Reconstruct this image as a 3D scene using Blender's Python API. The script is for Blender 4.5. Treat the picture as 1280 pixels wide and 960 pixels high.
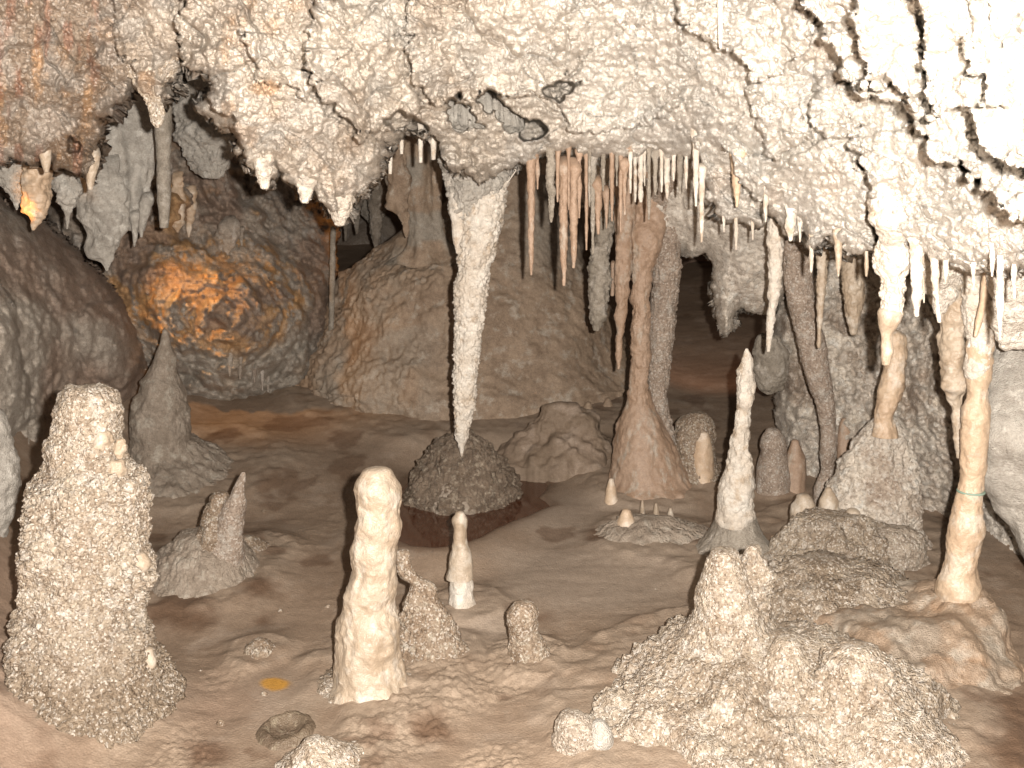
import bpy, math
import numpy as np

# ------------------------------------------------------------------ scene basics
for o in list(bpy.data.objects):
    bpy.data.objects.remove(o)
SC = bpy.context.scene
COL = SC.collection
F, CZ, HOR = 1200.0, 1.5, 250.0            # focal length in photo pixels, lens height, eye-level row
PITCH = math.atan((480 - HOR) / F)
cp, sp = math.cos(PITCH), math.sin(PITCH)


def ray(px, py):
    u = (np.asarray(px, float) - 640) / F
    v = (480 - np.asarray(py, float)) / F
    return u, v * sp + cp, v * cp - sp


def at(px, py, Y):
    """world point seen at photo pixel (px, py) at forward distance Y (metres)"""
    dx, dy, dz = ray(px, py)
    t = np.asarray(Y, float) / dy
    return np.stack(np.broadcast_arrays(dx * t, dy * t, CZ + dz * t), -1)


def mpp(px, py, Y):
    """metres per photo pixel there"""
    dx, dy, dz = ray(px, py)
    return Y / dy / F


# ------------------------------------------------------------------ noise
def _h(ix, iy, iz, seed):
    with np.errstate(over='ignore'):
        h = (ix.astype(np.uint32) * np.uint32(374761393) + iy.astype(np.uint32) * np.uint32(668265263)
             + iz.astype(np.uint32) * np.uint32(2147483647) + np.uint32((seed * 974634777) & 0xffffffff))
        h = (h ^ (h >> np.uint32(13))) * np.uint32(1274126177)
        h = (h ^ (h >> np.uint32(16))) * np.uint32(2246822519)
        h = h ^ (h >> np.uint32(15))
    return h


def _r(h, k=0):
    with np.errstate(over='ignore'):
        if k:
            h = (h + np.uint32(k * 2654435761 & 0xffffffff)) * np.uint32(2246822519)
            h = h ^ (h >> np.uint32(15))
            h = h * np.uint32(3266489917)
            h = h ^ (h >> np.uint32(13))
    return (h >> np.uint32(8)).astype(np.float32) / np.float32(1 << 24)


def vnoise(P, seed=0):
    P = np.asarray(P, np.float32)
    i = np.floor(P).astype(np.int64)
    f = P - i
    f = f * f * f * (f * (f * 6 - 15) + 10)
    out = 0
    for a in (0, 1):
        wx = f[:, 0] if a else 1 - f[:, 0]
        for b in (0, 1):
            wy = f[:, 1] if b else 1 - f[:, 1]
            for c in (0, 1):
                wz = f[:, 2] if c else 1 - f[:, 2]
                out = out + wx * wy * wz * _r(_h(i[:, 0] + a, i[:, 1] + b, i[:, 2] + c, seed))
    return out * 2 - 1


def fbm(P, octv=4, seed=0, gain=.5):
    s, a, n = 0, 1.0, 0
    P = np.asarray(P, np.float32)
    for k in range(octv):
        s = s + a * vnoise(P * (2.03 ** k) + 17.3 * k, seed + k)
        n += a
        a *= gain
    return s / n


def worley(P, seed=0, full=False):
    P = np.asarray(P, np.float32)
    i = np.floor(P if full else P - .5).astype(np.int64)
    f1 = np.full(len(P), 9., np.float32)
    f2 = f1.copy()
    idh = np.zeros(len(P), np.uint32)
    rng = (-1, 0, 1) if full else (0, 1)
    for a in rng:
        for b in rng:
            for c in rng:
                ii = i + np.array([a, b, c])
                h = _h(ii[:, 0], ii[:, 1], ii[:, 2], seed)
                jit = 1.0 if full else .8
                o = .5 - jit / 2
                d = np.sqrt((ii[:, 0] + o + jit * _r(h, 1) - P[:, 0]) ** 2 + (ii[:, 1] + o + jit * _r(h, 2) - P[:, 1]) ** 2
                            + (ii[:, 2] + o + jit * _r(h, 3) - P[:, 2]) ** 2)
                m = d < f1
                f2 = np.where(m, f1, np.minimum(f2, d))
                idh = np.where(m, h, idh)
                f1 = np.minimum(f1, d)
    return f1, f2, idh


def pop(P, size, seed=0):
    """round knobs of cave popcorn, 0..1"""
    f1, f2, h = worley(P / size, seed)
    b = np.sqrt(np.clip(1 - (f1 / .62) ** 2, 0, 1))
    return b * (.35 + .65 * _r(h, 5))


def smooth(x, a, b):
    t = np.clip((x - a) / (b - a), 0, 1)
    return t * t * (3 - 2 * t)


# relief recipes: low = broad swell (metres, size), pop = knobs (metres, size), fine = small knobs, flute = vertical ribs, ring = growth rings
STY = dict(
    popcorn=dict(low=(.022, .13), pop=(.018, .026), fine=(.009, .011)),
    coarse=dict(low=(.035, .22), pop=(.030, .055), fine=(.012, .018)),
    lump=dict(low=(.05, .3), pop=(.018, .04), fine=(.010, .015)),
    smooth=dict(low=(.012, .12), ring=(.004, .05), mid=(.004, .03)),
    wax=dict(low=(.016, .10), ring=(.006, .06), mid=(.006, .025), flute=(.004, .035)),
    rough=dict(low=(.014, .10), mid=(.008, .022), fine=(.004, .010)),
    straw=dict(low=(.004, .06), mid=(.002, .014)),
    knobby=dict(low=(.02, .07), ring=(.012, .07), mid=(.006, .03)),
    flow=dict(low=(.10, .6), flute=(.03, .14), mid=(.012, .05)),
    mound=dict(low=(.10, .5), mid=(.018, .06)),
)


def disp(P, sty, k=1.0, seed=0):
    s = STY[sty] if isinstance(sty, str) else sty
    P = np.asarray(P, np.float32)
    d = np.zeros(len(P), np.float32)
    if 'low' in s:
        d += s['low'][0] * fbm(P / s['low'][1], 3, seed + 1)
    if 'mid' in s:
        d += s['mid'][0] * fbm(P / s['mid'][1], 3, seed + 2)
    if 'flute' in s:
        d += s['flute'][0] * fbm(P * np.array([1, 1, .16], np.float32) / s['flute'][1], 2, seed + 3)
    if 'ring' in s:
        w = P[:, 2] + .02 * vnoise(P / .12, seed + 4)
        q = np.stack([w / s['ring'][1], np.zeros_like(w) + .37, np.zeros_like(w) + .11], -1)
        d += s['ring'][0] * vnoise(q, seed + 5)
    if 'pop' in s:
        n_ = fbm(P / .15, 3, seed + 6)
        wgt = .22 + .78 * smooth(n_, -.30, .18)
        big = smooth(fbm(P / .11, 2, seed + 9), -.05, .3)
        d += s['pop'][0] * wgt * (pop(P, s['pop'][1], seed + 7) * (1 - big) + 1.35 * pop(P, s['pop'][1] * 1.8, seed + 17) * big)
    if 'fine' in s:
        d += s['fine'][0] * pop(P, s['fine'][1], seed + 8)
    return d * k


# ------------------------------------------------------------------ meshes
def mesh_obj(name, V, Q, mat, parent=None, loc=None, attrs=None):
    """V (n,3) world positions, Q (m,4) quads"""
    V = np.asarray(V, np.float32)
    loc = np.zeros(3, np.float32) if loc is None else np.asarray(loc, np.float32)
    me = bpy.data.meshes.new(name)
    me.vertices.add(len(V))
    me.vertices.foreach_set('co', (V - loc).ravel())
    Q = np.asarray(Q, np.int32)
    me.loops.add(Q.size)
    me.loops.foreach_set('vertex_index', Q.ravel())
    me.polygons.add(len(Q))
    me.polygons.foreach_set('loop_start', np.arange(len(Q), dtype=np.int32) * 4)
    me.polygons.foreach_set('loop_total', np.full(len(Q), 4, np.int32))
    me.update(calc_edges=True)
    me.polygons.foreach_set('use_smooth', np.ones(len(Q), bool))
    for n, a in (attrs or {}).items():
        at_ = me.attributes.new(n, 'FLOAT', 'POINT')
        at_.data.foreach_set('value', np.asarray(a, np.float32))
    me.materials.append(mat)
    o = bpy.data.objects.new(name, me)
    COL.objects.link(o)
    if parent is not None:
        o.parent = parent
        o.location = loc - np.array(parent.location, np.float32)
    else:
        o.location = loc
    return o


def tag(o, label=None, cat=None, group=None, kind=None):
    for k, v in (('label', label), ('category', cat), ('group', group), ('kind', kind)):
        if v:
            o[k] = v
    return o


def thing(name, loc, label, cat, group=None):
    o = bpy.data.objects.new(name, None)
    o.empty_display_size = .05
    COL.objects.link(o)
    o.location = [float(c) for c in loc]
    return tag(o, label, cat, group)


def hermite(t, y, tt):
    y = np.asarray(y, float)
    t = np.asarray(t, float)
    m = np.gradient(y, t) if len(t) > 2 else np.full(2, (y[1] - y[0]) / (t[1] - t[0]))
    d = np.diff(y) / np.diff(t)
    for i in range(len(t)):                       # keep it from overshooting
        nb = d[max(0, i - 1):i + 1]
        if 0 < i < len(t) - 1 and nb[0] * nb[-1] <= 0:
            m[i] = 0
        elif len(nb):
            lim = 3 * np.min(np.abs(nb))
            m[i] = np.clip(m[i], -lim, lim)
    k = np.clip(np.searchsorted(t, tt, side='right') - 1, 0, len(t) - 2)
    h = t[k + 1] - t[k]
    s = (tt - t[k]) / h
    return ((2 * s ** 3 - 3 * s ** 2 + 1) * y[k] + (s ** 3 - 2 * s ** 2 + s) * h * m[k]
            + (-2 * s ** 3 + 3 * s ** 2) * y[k + 1] + (s ** 3 - s ** 2) * h * m[k + 1])


SEED = [0]


def drip(name, prof, d, mat, sty='rough', k=1.0, up=False, cap=.6, flat=1.0, parent=None, q=1.5, bury=0.0, attr=None, both=False, flare=.30):
    """a dripstone body: prof rows (row, left, right[, distance]) from its top row to its bottom row.
    up=True: free end on top (stalagmite), otherwise free end at the bottom. bury: extra metres below the last row."""
    SEED[0] += 1
    seed = SEED[0] * 13
    prof = sorted([tuple(p) + (d,) * (4 - len(p)) for p in prof])
    py = np.array([p[0] for p in prof], float)
    n = max(int((py[-1] - py[0]) / q), 8)
    tt = np.linspace(py[0], py[-1], n)
    L = hermite(py, [p[1] for p in prof], tt)
    R = hermite(py, [p[2] for p in prof], tt)
    D = hermite(py, [p[3] for p in prof], tt)
    cx = (L + R) / 2
    C = at(cx, tt, D)
    rad = np.maximum((R - L) / 2, .4) * mpp(cx, tt, D)
    if up and bury:
        zf_ = float(zbase(C[-1][0], C[-1][1]))
        wd = .012 + .22 * rad[-1]
        rad = rad * (1 + flare * np.exp(-np.clip(C[:, 2] - zf_, 0, 9) / wd))
        if flare > 0:
            FEET.append((C[-1][0], C[-1][1], rad[-1] * (.5 + .5 * flat)))
    caps = []
    m = 6
    ang = np.linspace(0, math.pi / 2, m + 1)[1:]
    def capring(i, sgn):
        r0 = rad[i]
        cc = np.repeat(C[[i]], m, 0)
        cc[:, 2] += sgn * r0 * cap * np.sin(ang)
        return cc, np.maximum(r0 * np.cos(ang), 1e-4)
    if up or both:
        cc, rr = capring(0, 1)
        C = np.concatenate([cc[::-1], C])
        rad = np.concatenate([rr[::-1], rad])
    if (not up) or both:
        cc, rr = capring(-1, -1)
        C = np.concatenate([C, cc])
        rad = np.concatenate([rad, rr])
    if not up and not both:                                # the root swings back into the roof
        cc, rr = capring(0, 2.2)
        cc[:, 1] += rad[0] * 1.6 * (1 - np.cos(ang))
        C = np.concatenate([cc[::-1], C])
        rad = np.concatenate([rr[::-1], rad])
    if bury:
        e = C[-1:].copy() if up else C[:1].copy()
        e[0, 2] += -bury if up else bury
        C = np.concatenate([C, e]) if up else np.concatenate([e, C])
        rad = np.concatenate([rad, rad[-1:]]) if up else np.concatenate([rad[:1], rad])
    wmax = np.max(R - L)
    nu = int(np.clip(math.pi * wmax / q, 10, 760))
    a = np.linspace(0, 2 * math.pi, nu, endpoint=False)
    nv = len(C)
    dirs = np.stack([np.cos(a), np.sin(a) * flat, np.zeros(nu)], -1)
    P = C[:, None, :] + rad[:, None, None] * dirs[None]
    Pf = P.reshape(-1, 3)
    off = np.array([SEED[0] * 3.17, SEED[0] * 1.31, SEED[0] * .77])
    if callable(sty):
        ds = sty(Pf + off, Pf, seed)
    else:
        ds = disp(Pf + off, sty, k, seed)
    rr = np.repeat(rad, nu)
    lim = np.minimum(1, rr / (.012 + .35 * np.max(rad)))            # quieter towards the tips
    ds = np.clip(ds * lim, -.45 * rr, None)
    dr, dz = np.gradient(rad), np.gradient(C[:, 2])
    ln = np.sqrt(dr * dr + dz * dz) + 1e-9
    nr, nz = np.clip(-dz / ln, .15, 1), np.clip(dr / ln, -.9, .98)      # push along the body's own surface normal
    nd = np.stack([nr[:, None] * np.cos(a)[None], nr[:, None] * np.sin(a)[None], np.repeat(nz[:, None], nu, 1)], -1).reshape(-1, 3)
    Pf = Pf + nd * ds[:, None]
    i = np.arange(nv - 1)[:, None] * nu
    j = np.arange(nu)[None]
    j2 = (j + 1) % nu
    Q = np.stack([i + j, i + nu + j, i + nu + j2, i + j2], -1).reshape(-1, 4)
    loc = C[-1] if up else C[0]
    if bury and up:
        loc = C[-2]
    at_ = None
    if attr:
        at_ = {kk: f(Pf) for kk, f in attr.items()}
    return mesh_obj(name, Pf, Q, mat, parent, loc, at_)


# ---- relief sheets of rock (walls, ceiling): an outline with its own distances, rounded rim and thickness
def polysd(poly, X, Y):
    """signed distance (px), positive inside"""
    p = np.asarray(poly, np.float32)
    x = X.ravel().astype(np.float32)
    y = Y.ravel().astype(np.float32)
    best = np.full(len(x), 1e12, np.float32)
    inside = np.zeros(len(x), bool)
    for (x0, y0), (x1, y1) in zip(p, np.roll(p, -1, 0)):
        ex, ey = x1 - x0, y1 - y0
        t = np.clip(((x - x0) * ex + (y - y0) * ey) / (ex * ex + ey * ey + 1e-9), 0, 1)
        best = np.minimum(best, (x - x0 - t * ex) ** 2 + (y - y0 - t * ey) ** 2)
        if y0 != y1:
            c = ((y0 <= y) != (y1 <= y)) & (x < (x1 - x0) * (y - y0) / (y1 - y0) + x0)
            inside ^= c
    return np.where(inside, 1, -1) * np.sqrt(best)


def rbf(pts):
    pts = np.asarray(pts, float)
    X = pts[:, :2] / 300
    n = len(X)
    A = np.zeros((n + 3, n + 3))
    A[:n, :n] = np.sqrt(((X[:, None] - X[None]) ** 2).sum(-1) + .01)
    A[:n, n] = 1
    A[:n, n + 1:] = X
    A[n, :n] = 1
    A[n + 1:, :n] = X.T
    w = np.linalg.solve(A + np.eye(n + 3) * 1e-9, np.concatenate([pts[:, 2], [0, 0, 0]]))
    def f(x, y):
        q = np.stack([x.ravel(), y.ravel()], -1) / 300
        out = np.full(len(q), w[n]) + q @ w[n + 1:]
        for k in range(n):
            out += w[k] * np.sqrt(((q - X[k]) ** 2).sum(-1) + .01)
        return out
    return f


REL = {}
FEET = []


def hang(px, py, seed=3, back=0.02):
    """distance of the rock sheet just above photo pixel (px, py)"""
    gx, gy, D, ins = REL[seed]
    j = int(np.clip(np.searchsorted(gx, px), 0, len(gx) - 1))
    i = int(np.clip(np.searchsorted(gy, py), 0, len(gy) - 1))
    for k in range(40):
        if ins[i, j]:
            break
        i = max(i - 1, 0)
    return float(D[i, j]) + back


def relief(name, poly, pts, mat, sty='popcorn', k=1.0, step=2.0, jag=(5, 14), rim=(.2, 40), thick=.4, lobes=(), pits=(),
           cells=None, attr=None, parent=None, seed=1, extra=None, flatd=None, terr=None, lip=None):
    p = np.asarray(poly, float)
    x0, y0 = p.min(0) - 4
    x1, y1 = p.max(0) + 4
    fa, fb = max(x0, -30), min(x1, 1310)                   # finer where it is seen largest
    gx = np.concatenate([np.arange(fa - 3 * step, x0 - 3 * step, -3 * step)[::-1], np.arange(fa, fb + step, step), np.arange(fb + 4 * step, x1 + 3 * step, 3 * step)])
    gy = np.arange(y0, y1 + step, step)
    X, Y = np.meshgrid(gx, gy)
    ny, nx = X.shape
    q2 = np.stack([X.ravel(), Y.ravel(), np.full(X.size, seed * 7.7)], -1)
    jg = jag[0] * fbm(q2 / np.array([jag[1], jag[1], 1]), 4, seed)
    if len(jag) > 2:                                      # scalloped, toothed rim
        f1, f2, h = worley(q2 / np.array([jag[2], jag[2], 1]), seed + 3)
        jg = jg + jag[3] * (np.sqrt(np.clip(1 - (f1 / .75) ** 2, 0, 1)) - .55)
    sd = polysd(poly, X, Y) + jg
    D = rbf(pts)(X, Y)
    if terr:                                              # natural ledges: shingled steps instead of an even slope
        ts, fr = terr
        wv = D + ts * 2.2 * fbm(q2 / np.array([150, 80, 1]) + 4, 5, seed + 30, .6)
        u_ = wv / ts
        fl = np.floor(u_)
        st = (fl + smooth(u_ - fl, .78, 1.0)) * ts
        D = D + fr * (st - wv + .5 * ts)
    jg2 = jg + 12 * fbm(q2 / np.array([48, 48, 1]) + 2, 3, seed + 5)
    for lp, dz, rp, soft in lobes:
        s = polysd(lp, X, Y) + jg2
        t = np.clip(s / rp, 0, 1)
        if lip:                                           # a shingle: its lower and left edge stands out as a lip
            sg = s.reshape(ny, nx)
            s0 = polysd(lp, X, Y).reshape(ny, nx)
            gy_, gx_ = np.gradient(s0, gy, gx)
            wq = np.clip(.15 - .9 * gy_ + .5 * gx_, 0, 1).ravel()
            D = D - lip[0] * np.clip(dz / .1, .6, 1.25) * wq * (s > 0) * np.exp(-np.clip(s, 0, 900) / lip[1])
        D = D - dz * ((1 - soft) * (s > 0) + soft * np.sqrt(np.clip(1 - (1 - t) ** 2, 0, 1)))
    for lp, dz, rp in pits:
        s = polysd(lp, X, Y) + jg
        D = D + dz * smooth(s, -1, rp)
    P0 = at(X.ravel(), Y.ravel(), D)
    P = at(X.ravel(), Y.ravel(), np.full(X.size, flatd)) if flatd else P0      # knobs keep an even size over the sloping rock
    off = seed * 5.3
    if cells:
        for size, amp, crack, cw in cells:
            wp = P / size + .45 * np.stack([fbm(P / size * 1.7 + 3 * i, 3, seed + 40 + i) for i in range(3)], -1)
            f1, f2, h = worley(wp, seed + 50, True)
            D = D - amp * (_r(h, 9) - .5) * smooth(f2 - f1, 0, .10) - amp * .8 * np.sqrt(np.clip(1 - f1 * f1, 0, 1)) + crack * np.exp(-((f2 - f1) / cw) ** 2)
    if extra:
        D = D + extra(X.ravel(), Y.ravel(), P)
    t = np.clip(sd / rim[1], 0, 1)
    D = D + rim[0] * (1 - np.sqrt(np.clip(1 - (1 - t) ** 2, 0, 1)))
    ds = disp(P + off, sty, k, seed) if not callable(sty) else sty(P + off, P0, seed)
    D = D - ds
    lat = disp(P + off + 31.7, 'straw', 1.5, seed)
    V = at(X.ravel() + lat / mpp(X.ravel(), Y.ravel(), D), Y.ravel(), D)
    ins = (sd > 0).reshape(ny, nx)
    REL[seed] = (gx, gy, D.reshape(ny, nx), (sd > 6).reshape(ny, nx))
    K = ins[:-1, :-1] & ins[1:, :-1] & ins[:-1, 1:] & ins[1:, 1:]
    I = np.arange(ny * nx).reshape(ny, nx)
    Q = np.stack([I[:-1, :-1], I[1:, :-1], I[1:, 1:], I[:-1, 1:]], -1)[K]
    # rim going back into the rock
    Kp = np.pad(K, 1)
    E = []
    left = Kp[1:-1, 1:-1] & ~Kp[1:-1, :-2]
    E.append(np.stack([I[:-1, :-1], I[1:, :-1]], -1)[left][:, ::-1])
    right = Kp[1:-1, 1:-1] & ~Kp[1:-1, 2:]
    E.append(np.stack([I[:-1, 1:], I[1:, 1:]], -1)[right])
    top = Kp[1:-1, 1:-1] & ~Kp[:-2, 1:-1]
    E.append(np.stack([I[:-1, :-1], I[:-1, 1:]], -1)[top])
    bot = Kp[1:-1, 1:-1] & ~Kp[2:, 1:-1]
    E.append(np.stack([I[1:, :-1], I[1:, 1:]], -1)[bot][:, ::-1])
    E = np.concatenate(E)
    bv = np.unique(E)
    bm_ = np.zeros(len(V), np.int64)
    bm_[bv] = np.arange(len(bv))
    layers, base, NL = [V], len(V), 8
    QR = []
    xb, yb, db = X.ravel()[bv], Y.ravel()[bv], D[bv]
    prev = E
    for kk in range(1, NL + 1):
        B = at(xb, yb, db + thick * (kk / NL) ** 1.3)
        a_ = .05 * min(kk / 2, 1)
        B = B + np.stack([a_ * fbm(B / .09 + 5 * c_, 3, seed + 60 + c_) + a_ * .5 * pop(B + c_, .05, seed + 64 + c_) for c_ in range(3)], -1)
        layers.append(B)
        cur = bm_[E] + base
        QR.append(np.stack([prev[:, 0], prev[:, 1], cur[:, 1], cur[:, 0]], -1))
        prev = cur
        base += len(bv)
    allV = np.concatenate(layers)
    PX = np.concatenate([X.ravel()] + [xb] * NL)
    PY = np.concatenate([Y.ravel()] + [yb] * NL)
    Q = np.concatenate([Q] + QR)
    used = np.unique(Q)
    remap = np.full(len(allV), -1, np.int64)
    remap[used] = np.arange(len(used))
    at_ = None
    if attr:
        XX = PX[used]
        YY = PY[used]
        at_ = {kk: f(XX, YY, allV[used]) for kk, f in attr.items()}
    U = allV[used]
    loc = np.array([U[:, 0].mean(), U[:, 1].mean(), U[:, 2].min()])
    return mesh_obj(name, U, remap[Q], mat, parent, loc, at_)


# ------------------------------------------------------------------ materials
def rock(name, c1, c2, c3=None, s=6.0, s3=14.0, amt3=.45, bump=.5, bsc=220.0, rough=.75, spec=.25, tints=(), grain=.25, dark=None, dsc=3.0, sparkle=0.0, stretch=1.0, speck=None):
    m = bpy.data.materials.new(name)
    m.use_nodes = True
    nt = m.node_tree
    N, Lk = nt.nodes, nt.links
    N.clear()
    out = N.new('ShaderNodeOutputMaterial')
    b = N.new('ShaderNodeBsdfPrincipled')
    Lk.new(b.outputs[0], out.inputs[0])
    g = N.new('ShaderNodeNewGeometry')
    pos = g.outputs['Position']
    if stretch != 1.0:
        mp = N.new('ShaderNodeMapping')
        mp.inputs['Scale'].default_value = (1, 1, stretch)
        Lk.new(pos, mp.inputs[0])
        pos2 = mp.outputs[0]
    else:
        pos2 = pos
    def noise(sc, det=5, ro=.6, vec=None):
        n = N.new('ShaderNodeTexNoise')
        n.inputs['Scale'].default_value = sc
        n.inputs['Detail'].default_value = det
        n.inputs['Roughness'].default_value = ro
        Lk.new(vec or pos, n.inputs['Vector'])
        return n.outputs['Fac']
    def ramp(f, a, bb):
        r = N.new('ShaderNodeMapRange')
        r.inputs[1].default_value = a
        r.inputs[2].default_value = bb
        r.interpolation_type = 'SMOOTHSTEP'
        Lk.new(f, r.inputs[0])
        return r.outputs[0]
    def mix(f, a, bb, mode='MIX'):
        x = N.new('ShaderNodeMix')
        x.data_type = 'RGBA'
        x.blend_type = mode
        if isinstance(f, (int, float)):
            x.inputs[0].default_value = f
        else:
            Lk.new(f, x.inputs[0])
        for sock, v in ((x.inputs[6], a), (x.inputs[7], bb)):
            if isinstance(v, tuple):
                sock.default_value = (*v, 1)
            else:
                Lk.new(v, sock)
        return x.outputs[2]
    c = mix(ramp(noise(s, vec=pos2), .35, .65), c1, c2)
    if c3:
        c = mix(ramp(noise(s3, 6, .65, pos2), .60 - .25 * amt3, .72 - .15 * amt3), c, c3)
    for an, col in tints:
        a = N.new('ShaderNodeAttribute')
        a.attribute_name = an
        c = mix(a.outputs['Fac'], c, col)
    if grain:
        gr = ramp(noise(130, 3, .7), .3, .7)
        c = mix(grain, c, mix(gr, (.30, .28, .26), (1, 1, 1)), 'MULTIPLY')
        gr2 = ramp(noise(38, 4, .7), .32, .62)
        c = mix(grain, c, mix(gr2, (.42, .38, .34), (1, 1, 1)), 'MULTIPLY')
    if speck:                                             # light and dark crystals
        vc = N.new('ShaderNodeTexVoronoi')
        vc.inputs['Scale'].default_value = speck[1]
        Lk.new(pos, vc.inputs['Vector'])
        sx = N.new('ShaderNodeSeparateColor')
        Lk.new(vc.outputs['Color'], sx.inputs[0])
        c = mix(ramp(sx.outputs[0], .55, .95), c, mix(speck[0], c, (.28, .22, .17), 'MULTIPLY'))
        c = mix(ramp(sx.outputs[1], .72, .95), c, mix(speck[0] * .8, c, (.86, .80, .72)))
    Lk.new(c, b.inputs['Base Color'])
    b.inputs['Roughness'].default_value = rough
    b.inputs['Specular IOR Level'].default_value = spec
    if sparkle:
        rr = N.new('ShaderNodeMapRange')
        rr.inputs[1].default_value = .4
        rr.inputs[2].default_value = .65
        rr.inputs[3].default_value = rough
        rr.inputs[4].default_value = max(rough - sparkle, .12)
        Lk.new(noise(60, 3), rr.inputs[0])
        Lk.new(rr.outputs[0], b.inputs['Roughness'])
    if bump:
        v = N.new('ShaderNodeTexVoronoi')
        v.inputs['Scale'].default_value = bsc
        Lk.new(pos, v.inputs['Vector'])
        n2 = noise(bsc * .6, 4, .65)
        ad = N.new('ShaderNodeMath')
        ad.operation = 'SUBTRACT'
        Lk.new(n2, ad.inputs[0])
        ml = N.new('ShaderNodeMath')
        ml.operation = 'MULTIPLY'
        ml.inputs[1].default_value = .8
        Lk.new(v.outputs['Distance'], ml.inputs[0])
        Lk.new(ml.outputs[0], ad.inputs[1])
        bp = N.new('ShaderNodeBump')
        bp.inputs['Strength'].default_value = bump
        bp.inputs['Distance'].default_value = .006
        Lk.new(ad.outputs[0], bp.inputs['Height'])
        Lk.new(bp.outputs[0], b.inputs['Normal'])
    return m
# ------------------------------------------------------------------ materials of the place
M = {}
M['crust'] = rock('white_popcorn_crust', (.76, .69, .60), (.62, .54, .45), (.42, .36, .30), s=7, s3=22, amt3=.25, bump=.9, rough=.7,
                  tints=(('brown', (.30, .215, .15)), ('orange', (.58, .34, .17)), ('white', (.84, .79, .72)), ('grey', (.46, .44, .41)), ('red', (.42, .20, .13))), sparkle=.2, grain=.3, speck=(.3, 120))
M['cream'] = rock('cream_dripstone', (.47, .385, .295), (.39, .30, .215), (.53, .46, .38), s=9, s3=16, amt3=.45, bump=.35, rough=.42, spec=.45, grain=.2)
M['white'] = rock('white_dripstone', (.74, .68, .60), (.62, .54, .45), (.52, .42, .32), s=12, s3=18, amt3=.3, bump=.6, rough=.65, grain=.25)
M['tan'] = rock('tan_dripstone', (.58, .44, .31), (.52, .375, .255), (.66, .55, .44), s=8, s3=12, amt3=.4, bump=.3, rough=.4, spec=.45, grain=.2)
M['pink'] = rock('pinkish_dripstone', (.41, .29, .21), (.35, .235, .16), (.44, .37, .30), s=14, s3=20, amt3=.35, bump=.4, rough=.48, spec=.4, grain=.25, stretch=.3)
M['grey'] = rock('grey_dripstone', (.40, .35, .29), (.30, .26, .21), (.48, .43, .37), s=9, s3=20, amt3=.4, bump=.8, rough=.75, grain=.35)
M['palegrey'] = rock('pale_grey_dripstone', (.50, .46, .405), (.39, .355, .31), (.60, .56, .50), s=8, s3=25, amt3=.35, bump=.8, rough=.75, grain=.3)
M['brown'] = rock('brown_flowstone', (.42, .31, .22), (.32, .23, .16), (.48, .40, .32), s=5, s3=13, amt3=.35, bump=.6, rough=.6, spec=.3, grain=.35,
                  tints=(('grey', (.36, .33, .28)), ('orange', (.46, .24, .11))), sparkle=.2)
M['darkbrown'] = rock('dark_wet_rock', (.27, .205, .15), (.17, .125, .09), (.42, .35, .27), s=14, s3=40, amt3=.4, bump=1.0, rough=.5, spec=.4, grain=.4, sparkle=.3)
M['wallgrey'] = rock('grey_brown_cave_wall', (.46, .39, .32), (.35, .285, .23), (.54, .48, .42), s=4, s3=14, amt3=.4, bump=.9, rough=.8, grain=.4, stretch=.35,
                     tints=(('orange', (.58, .33, .14)), ('brown', (.34, .24, .18)), ('pale', (.50, .44, .37))))
M['popwall'] = rock('popcorn_cave_wall', (.72, .64, .54), (.58, .50, .42), (.78, .74, .67), s=9, s3=26, amt3=.4, bump=.9, rough=.75, grain=.3, tints=(('brown', (.33, .23, .16)), ('white', (.72, .66, .58))), speck=(.4, 110))
M['crumb'] = rock('brown_popcorn', (.40, .31, .23), (.29, .21, .145), (.52, .45, .36), s=14, s3=35, amt3=.4, bump=.9, rough=.6, grain=.4, sparkle=.3, tints=(('white', (.66, .60, .52)),), speck=(.42, 170))
M['palecrumb'] = rock('pale_popcorn', (.49, .41, .32), (.38, .30, .225), (.58, .52, .45), s=12, s3=30, amt3=.45, bump=.9, rough=.6, grain=.35, sparkle=.3, tints=(('brown', (.29, .22, .155)),), speck=(.5, 170))
M['mudgrey'] = rock('muddy_dripstone', (.40, .33, .265), (.31, .25, .195), (.46, .40, .33), s=8, s3=20, amt3=.4, bump=.8, rough=.7, grain=.35)
M['mud'] = rock('dark_mud', (.25, .185, .135), (.205, .15, .105), (.31, .24, .185), s=3, s3=8, amt3=.4, bump=.4, bsc=160, rough=.65, grain=.25)
M['dull'] = rock('dull_pinkish_crust', (.44, .35, .28), (.36, .28, .22), (.48, .42, .36), s=10, s3=22, amt3=.4, bump=.9, rough=.7, grain=.35, speck=(.35, 150))
M['basin'] = rock('wet_basin_mud', (.20, .15, .105), (.14, .10, .07), (.26, .21, .15), s=20, s3=40, amt3=.4, bump=.6, rough=.4, grain=.3)
M['floor'] = rock('cave_mud_floor', (.298, .219, .158), (.252, .181, .128), (.33, .253, .192), s=2.2, s3=5, amt3=.4, bump=.35, bsc=160, rough=.62, spec=.25, grain=.22,
                  tints=(('pale', (.355, .285, .225)), ('crumb', (.35, .265, .195)), ('skirt', (.37, .29, .22)), ('popc', (.42, .34, .265)), ('stain', (.13, .075, .045)), ('orange', (.50, .26, .05)), ('pinkish', (.42, .28, .21))), sparkle=.15)
w = bpy.data.materials.new('dark_pool_water')
w.use_nodes = True
b = w.node_tree.nodes['Principled BSDF']
b.inputs['Base Color'].default_value = (.085, .034, .018, 1)
b.inputs['Roughness'].default_value = .06
M['water'] = w

# ------------------------------------------------------------------ floor
HUMPS = [(.62, 2.66, .34, .04), (.98, 2.66, .34, .04), (1.10, 3.35, .36, .05)]


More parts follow.
